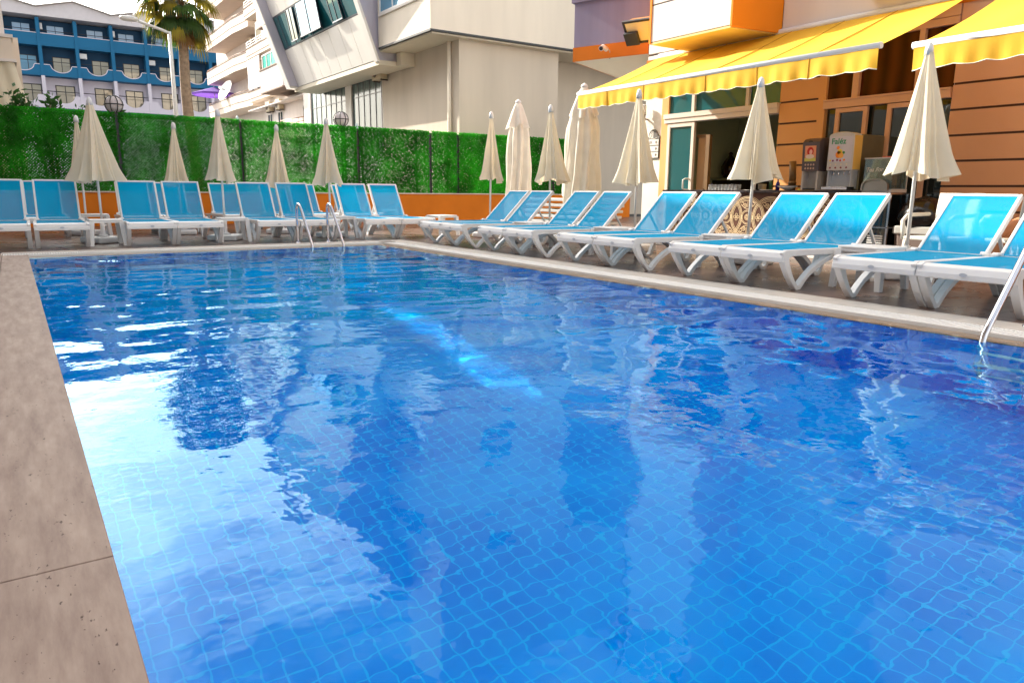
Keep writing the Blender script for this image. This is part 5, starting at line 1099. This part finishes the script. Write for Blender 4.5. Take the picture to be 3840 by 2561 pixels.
# ------------------------------------------------------------------ closed parasols
def make_parasol(seed, H_=2.33, zb=1.05, R0=.30, n=8, flare=1.0, mat=canvas):
    rd = random.Random(seed); t = thing('closed_parasol', 'x', 'parasol', (0, 0, 0), 0, 'closed cream parasols among the loungers')
    m = MB(); NS = 24*n; NR = 18; ph = [rd.uniform(-.8, .8) for _ in range(n)]; dep = [rd.uniform(.40, .72) for _ in range(n)]; hemz = [rd.uniform(-.08, .07) for _ in range(n)]; wid = [rd.uniform(.72, 1.22) for _ in range(n)]
    def pf(u, v):
        a = u*n; i = int(a) % n; f = a-int(a); vv = v**1.0
        rad = (.035+(R0-.035)*(vv**1.12))*(wid[i]*(1-f)+wid[(i+1) % n]*f)
        fold = math.sin(math.pi*f)**1.3                       # 0 at the ribs, 1 between
        skew = ph[i]*fold*vv
        lobe = 1-dep[i]*fold*(.25+.75*vv)+.42*math.exp(-((f-.5-ph[i]*.28)/.11)**2)*vv*(dep[i]+.2)+.03*math.sin(v*11+i*2.1)*fold
        r_ = rad*lobe; r_ *= 1+.10*flare*max(0, v-.85)/.15
        z = H_-.10-(H_-.10-zb)*v
        if v > .9: z += (hemz[i]*fold*1.2+.03*fold)*(v-.9)/.1
        th = 2*math.pi*u+skew*.35
        return (r_*math.cos(th), r_*math.sin(th), z)
    m.grid(pf, NS, NR); m.build('canopy', mat, t, fix=False)
    m = MB(); m.lathe([(.045, H_-.13), (.04, H_-.06), (.028, H_-.02), (.008, H_)], (0, 0, 0), 12); m.build('finial', plastic, t)
    m = MB(); m.tube([(0, 0, .08), (0, 0, H_-.05)], .0185, 10); m.build('pole', alu, t)
    m = MB(); m.box((-.25, -.25, .0), (.25, .25, .10)); b_ = m.build('base', plastic, t, bevel=.03, seg=3)
    m = MB(); m.lathe([(.10, .101), (.06, .13), (.034, .15), (.034, .34)], (0, 0, 0), 14); m.tube([(.03, 0, .28), (.075, 0, .28)], .012, 6); m.build('socket', plastic, b_)
    return t
protos = [make_parasol(11), make_parasol(23, 2.33, 1.07, .27), make_parasol(37, 2.30, 1.0, .31)]
um = [(0, 7.84, 4.02, 2.39, 1.27, 40, 'nearest closed parasol, in front of the glass cabinet'), (1, 7.72, 5.98, 2.27, 1.17, 80, 'closed parasol in front of the bar opening'), (2, 7.75, 8.06, 2.35, 1.06, 10, 'closed parasol overlapping the arrow sign'),
      (0, 7.76, 10.2, 2.32, 1.06, 120, 'closed parasol whose pole stands before the orange wall and the dark recess'), (1, 7.62, 11.93, 2.34, .95, 200, 'closed parasol overlapping the smaller draped parasol'),
      (2, 1.19, 13.55, 2.27, 1.38, 30, 'tall wide closed parasol at the left with a table below'), (1, 1.14, 15.9, 2.17, .72, 300, 'closed parasol peeping out left behind the wide one'), (1, 3.05, 13.37, 2.20, .82, 150, 'thin closed parasol over the second table of the far row'),
      (0, 2.72, 15.4, 2.10, .86, 260, 'closed parasol rising behind the second lounger pair of the far row'), (2, 4.50, 14.95, 2.13, .86, 60, 'short closed parasol left of the far pool ladder'), (0, 4.99, 13.42, 2.18, 1.0, 330, 'closed parasol behind the right rail of the far pool ladder')]
used = set()
for k, x, y, Hh, wd, a, lb_ in um:
    p = protos[k]
    if k in used: p = copy_tree(p)
    used.add(k); hz = Hh/(2.33 if k < 2 else 2.30); p.location = (x, y, 0); p.rotation_euler = (R(rnd.uniform(-.6, .6)), R(rnd.uniform(-.6, .6)), R(a)); p.scale = (1, 1, hz); p['label'] = lb_; p['group'] = 'closed cream parasols among the loungers'
    for ch in p.children:
        if ch.name.startswith('canopy'): ch.scale = (wd, wd, 1)
def draped(name, label, x, y, H_, Rr, seed, zb=.55):
    rd = random.Random(seed); t = thing(name, label, 'parasol', (x, y, 0), R(rd.uniform(0, 360)), 'large draped parasols by the hedge fence')
    n = 9; off = [rd.uniform(.7, 1.25) for _ in range(n+1)]; off[n] = off[0]; zz_ = [rd.uniform(-.25, .35) for _ in range(n+1)]; zz_[n] = zz_[0]
    def pf(u, v):
        a = u*n; i = min(int(a), n-1); f = a-i; s = .5-.5*math.cos(math.pi*f); k = off[i]*(1-s)+off[i+1]*s
        r_ = (.05+Rr*min(1, (v*3.2)**.6)*.72+Rr*.35*v)*(.55+.45*k)*(1-.35*math.sin(math.pi*f)**2*(.3+v))*(1+.04*math.sin(v*14+9*u))
        z = H_-.08-(H_-.08-zb)*v+((zz_[i]*(1-s)+zz_[i+1]*s)*max(0, v-.6)/.4)
        return (r_*math.cos(2*math.pi*u+.12*math.sin(v*5)), r_*math.sin(2*math.pi*u+.12*math.sin(v*5)), z)
    m = MB(); m.grid(pf, 190, 30); m.build('canopy', canvas2, t, fix=False)
    def vf(u, v):
        r_ = (.04+.20*v**.7)*(1+.16*math.sin(2*math.pi*u*7+1)*v); return (r_*math.cos(2*math.pi*u), r_*math.sin(2*math.pi*u), H_-.03-.52*v+.05*math.sin(2*math.pi*u*5)*v)
    m = MB(); m.grid(vf, 90, 8); m.build('vent_flap', canvas2, t, fix=False)
    m = MB(); m.lathe([(.06, H_-.05), (.07, H_-.03), (.05, H_), (.01, H_+.03)], (0, 0, 0), 12); m.build('finial', plastic, t)
    m = MB(); m.tube([(0, 0, .08), (0, 0, H_)], .03, 10); m.build('pole', plastic_g, t)
    m = MB(); m.box((-.4, -.4, 0), (.4, .4, .08)); m.build('base', plastic_g, t, bevel=.015)
draped('draped_parasol', 'slimmer draped parasol between the two right parasols nearest the hedge fence', 9.35, 13.5, 2.80, .25, 4, .45)
draped('draped_parasol', 'big draped parasol whose tip rises behind the awning corner', 8.75, 10.55, 2.76, .31, 9, .5)
# ------------------------------------------------------------------ pool ladders
def ladder(label, P0, ax, ay):
    """P0: pool edge point midway; ax: direction from pool to deck; ay: along the edge"""
    t = thing('pool_ladder', label, 'pool ladder', P0, 0, 'steel pool ladders')
    ax = Vector(ax); ay = Vector(ay)
    def P(a, b, z): return tuple(ax*a+ay*b+Vector((0, 0, z)))
    for s in (-.26, .26):
        pts = [P(-.06, s, -.95), P(-.06, s, -.25), P(-.055, s, -.10), P(-.02, s, 0.02), P(.10, s, .17), P(.27, s, .37), P(.41, s, .54), P(.47, s, .60), P(.52, s, .635), P(.58, s, .645), P(.63, s, .62), P(.66, s, .56), P(.665, s, .40), P(.665, s, 0)]
        m = MB(); m.tube(pts, .0215, 12); r_ = m.build('rail', steel, t)
        m = MB(); m.lathe([(.05, 0), (.05, .012), (.03, .02)], P(.665, s, 0), 14); m.build('flange', steel, r_)
    for z in (-.32, -.60, -.88):
        m = MB(); m.box((-.26, -.03, z-.012), (.26, .03, z+.012)) if abs(ay.x) > .5 else m.box((-.03, -.26, z-.012), (.03, .26, z+.012))
        off = ax*-.06; m.v = [(v[0]+off.x, v[1]+off.y, v[2]) for v in m.v]; m.build('step', plastic, t)
    return t
ladder('steel pool ladder at the far edge between lounger pairs', (4.15, 11.36, 0), (0, 1, 0), (1, 0, 0))
ladder('steel pool ladder rail slanting into the water at the right picture edge', (5.0, 1.745, 0), (1, 0, 0), (0, 1, 0))
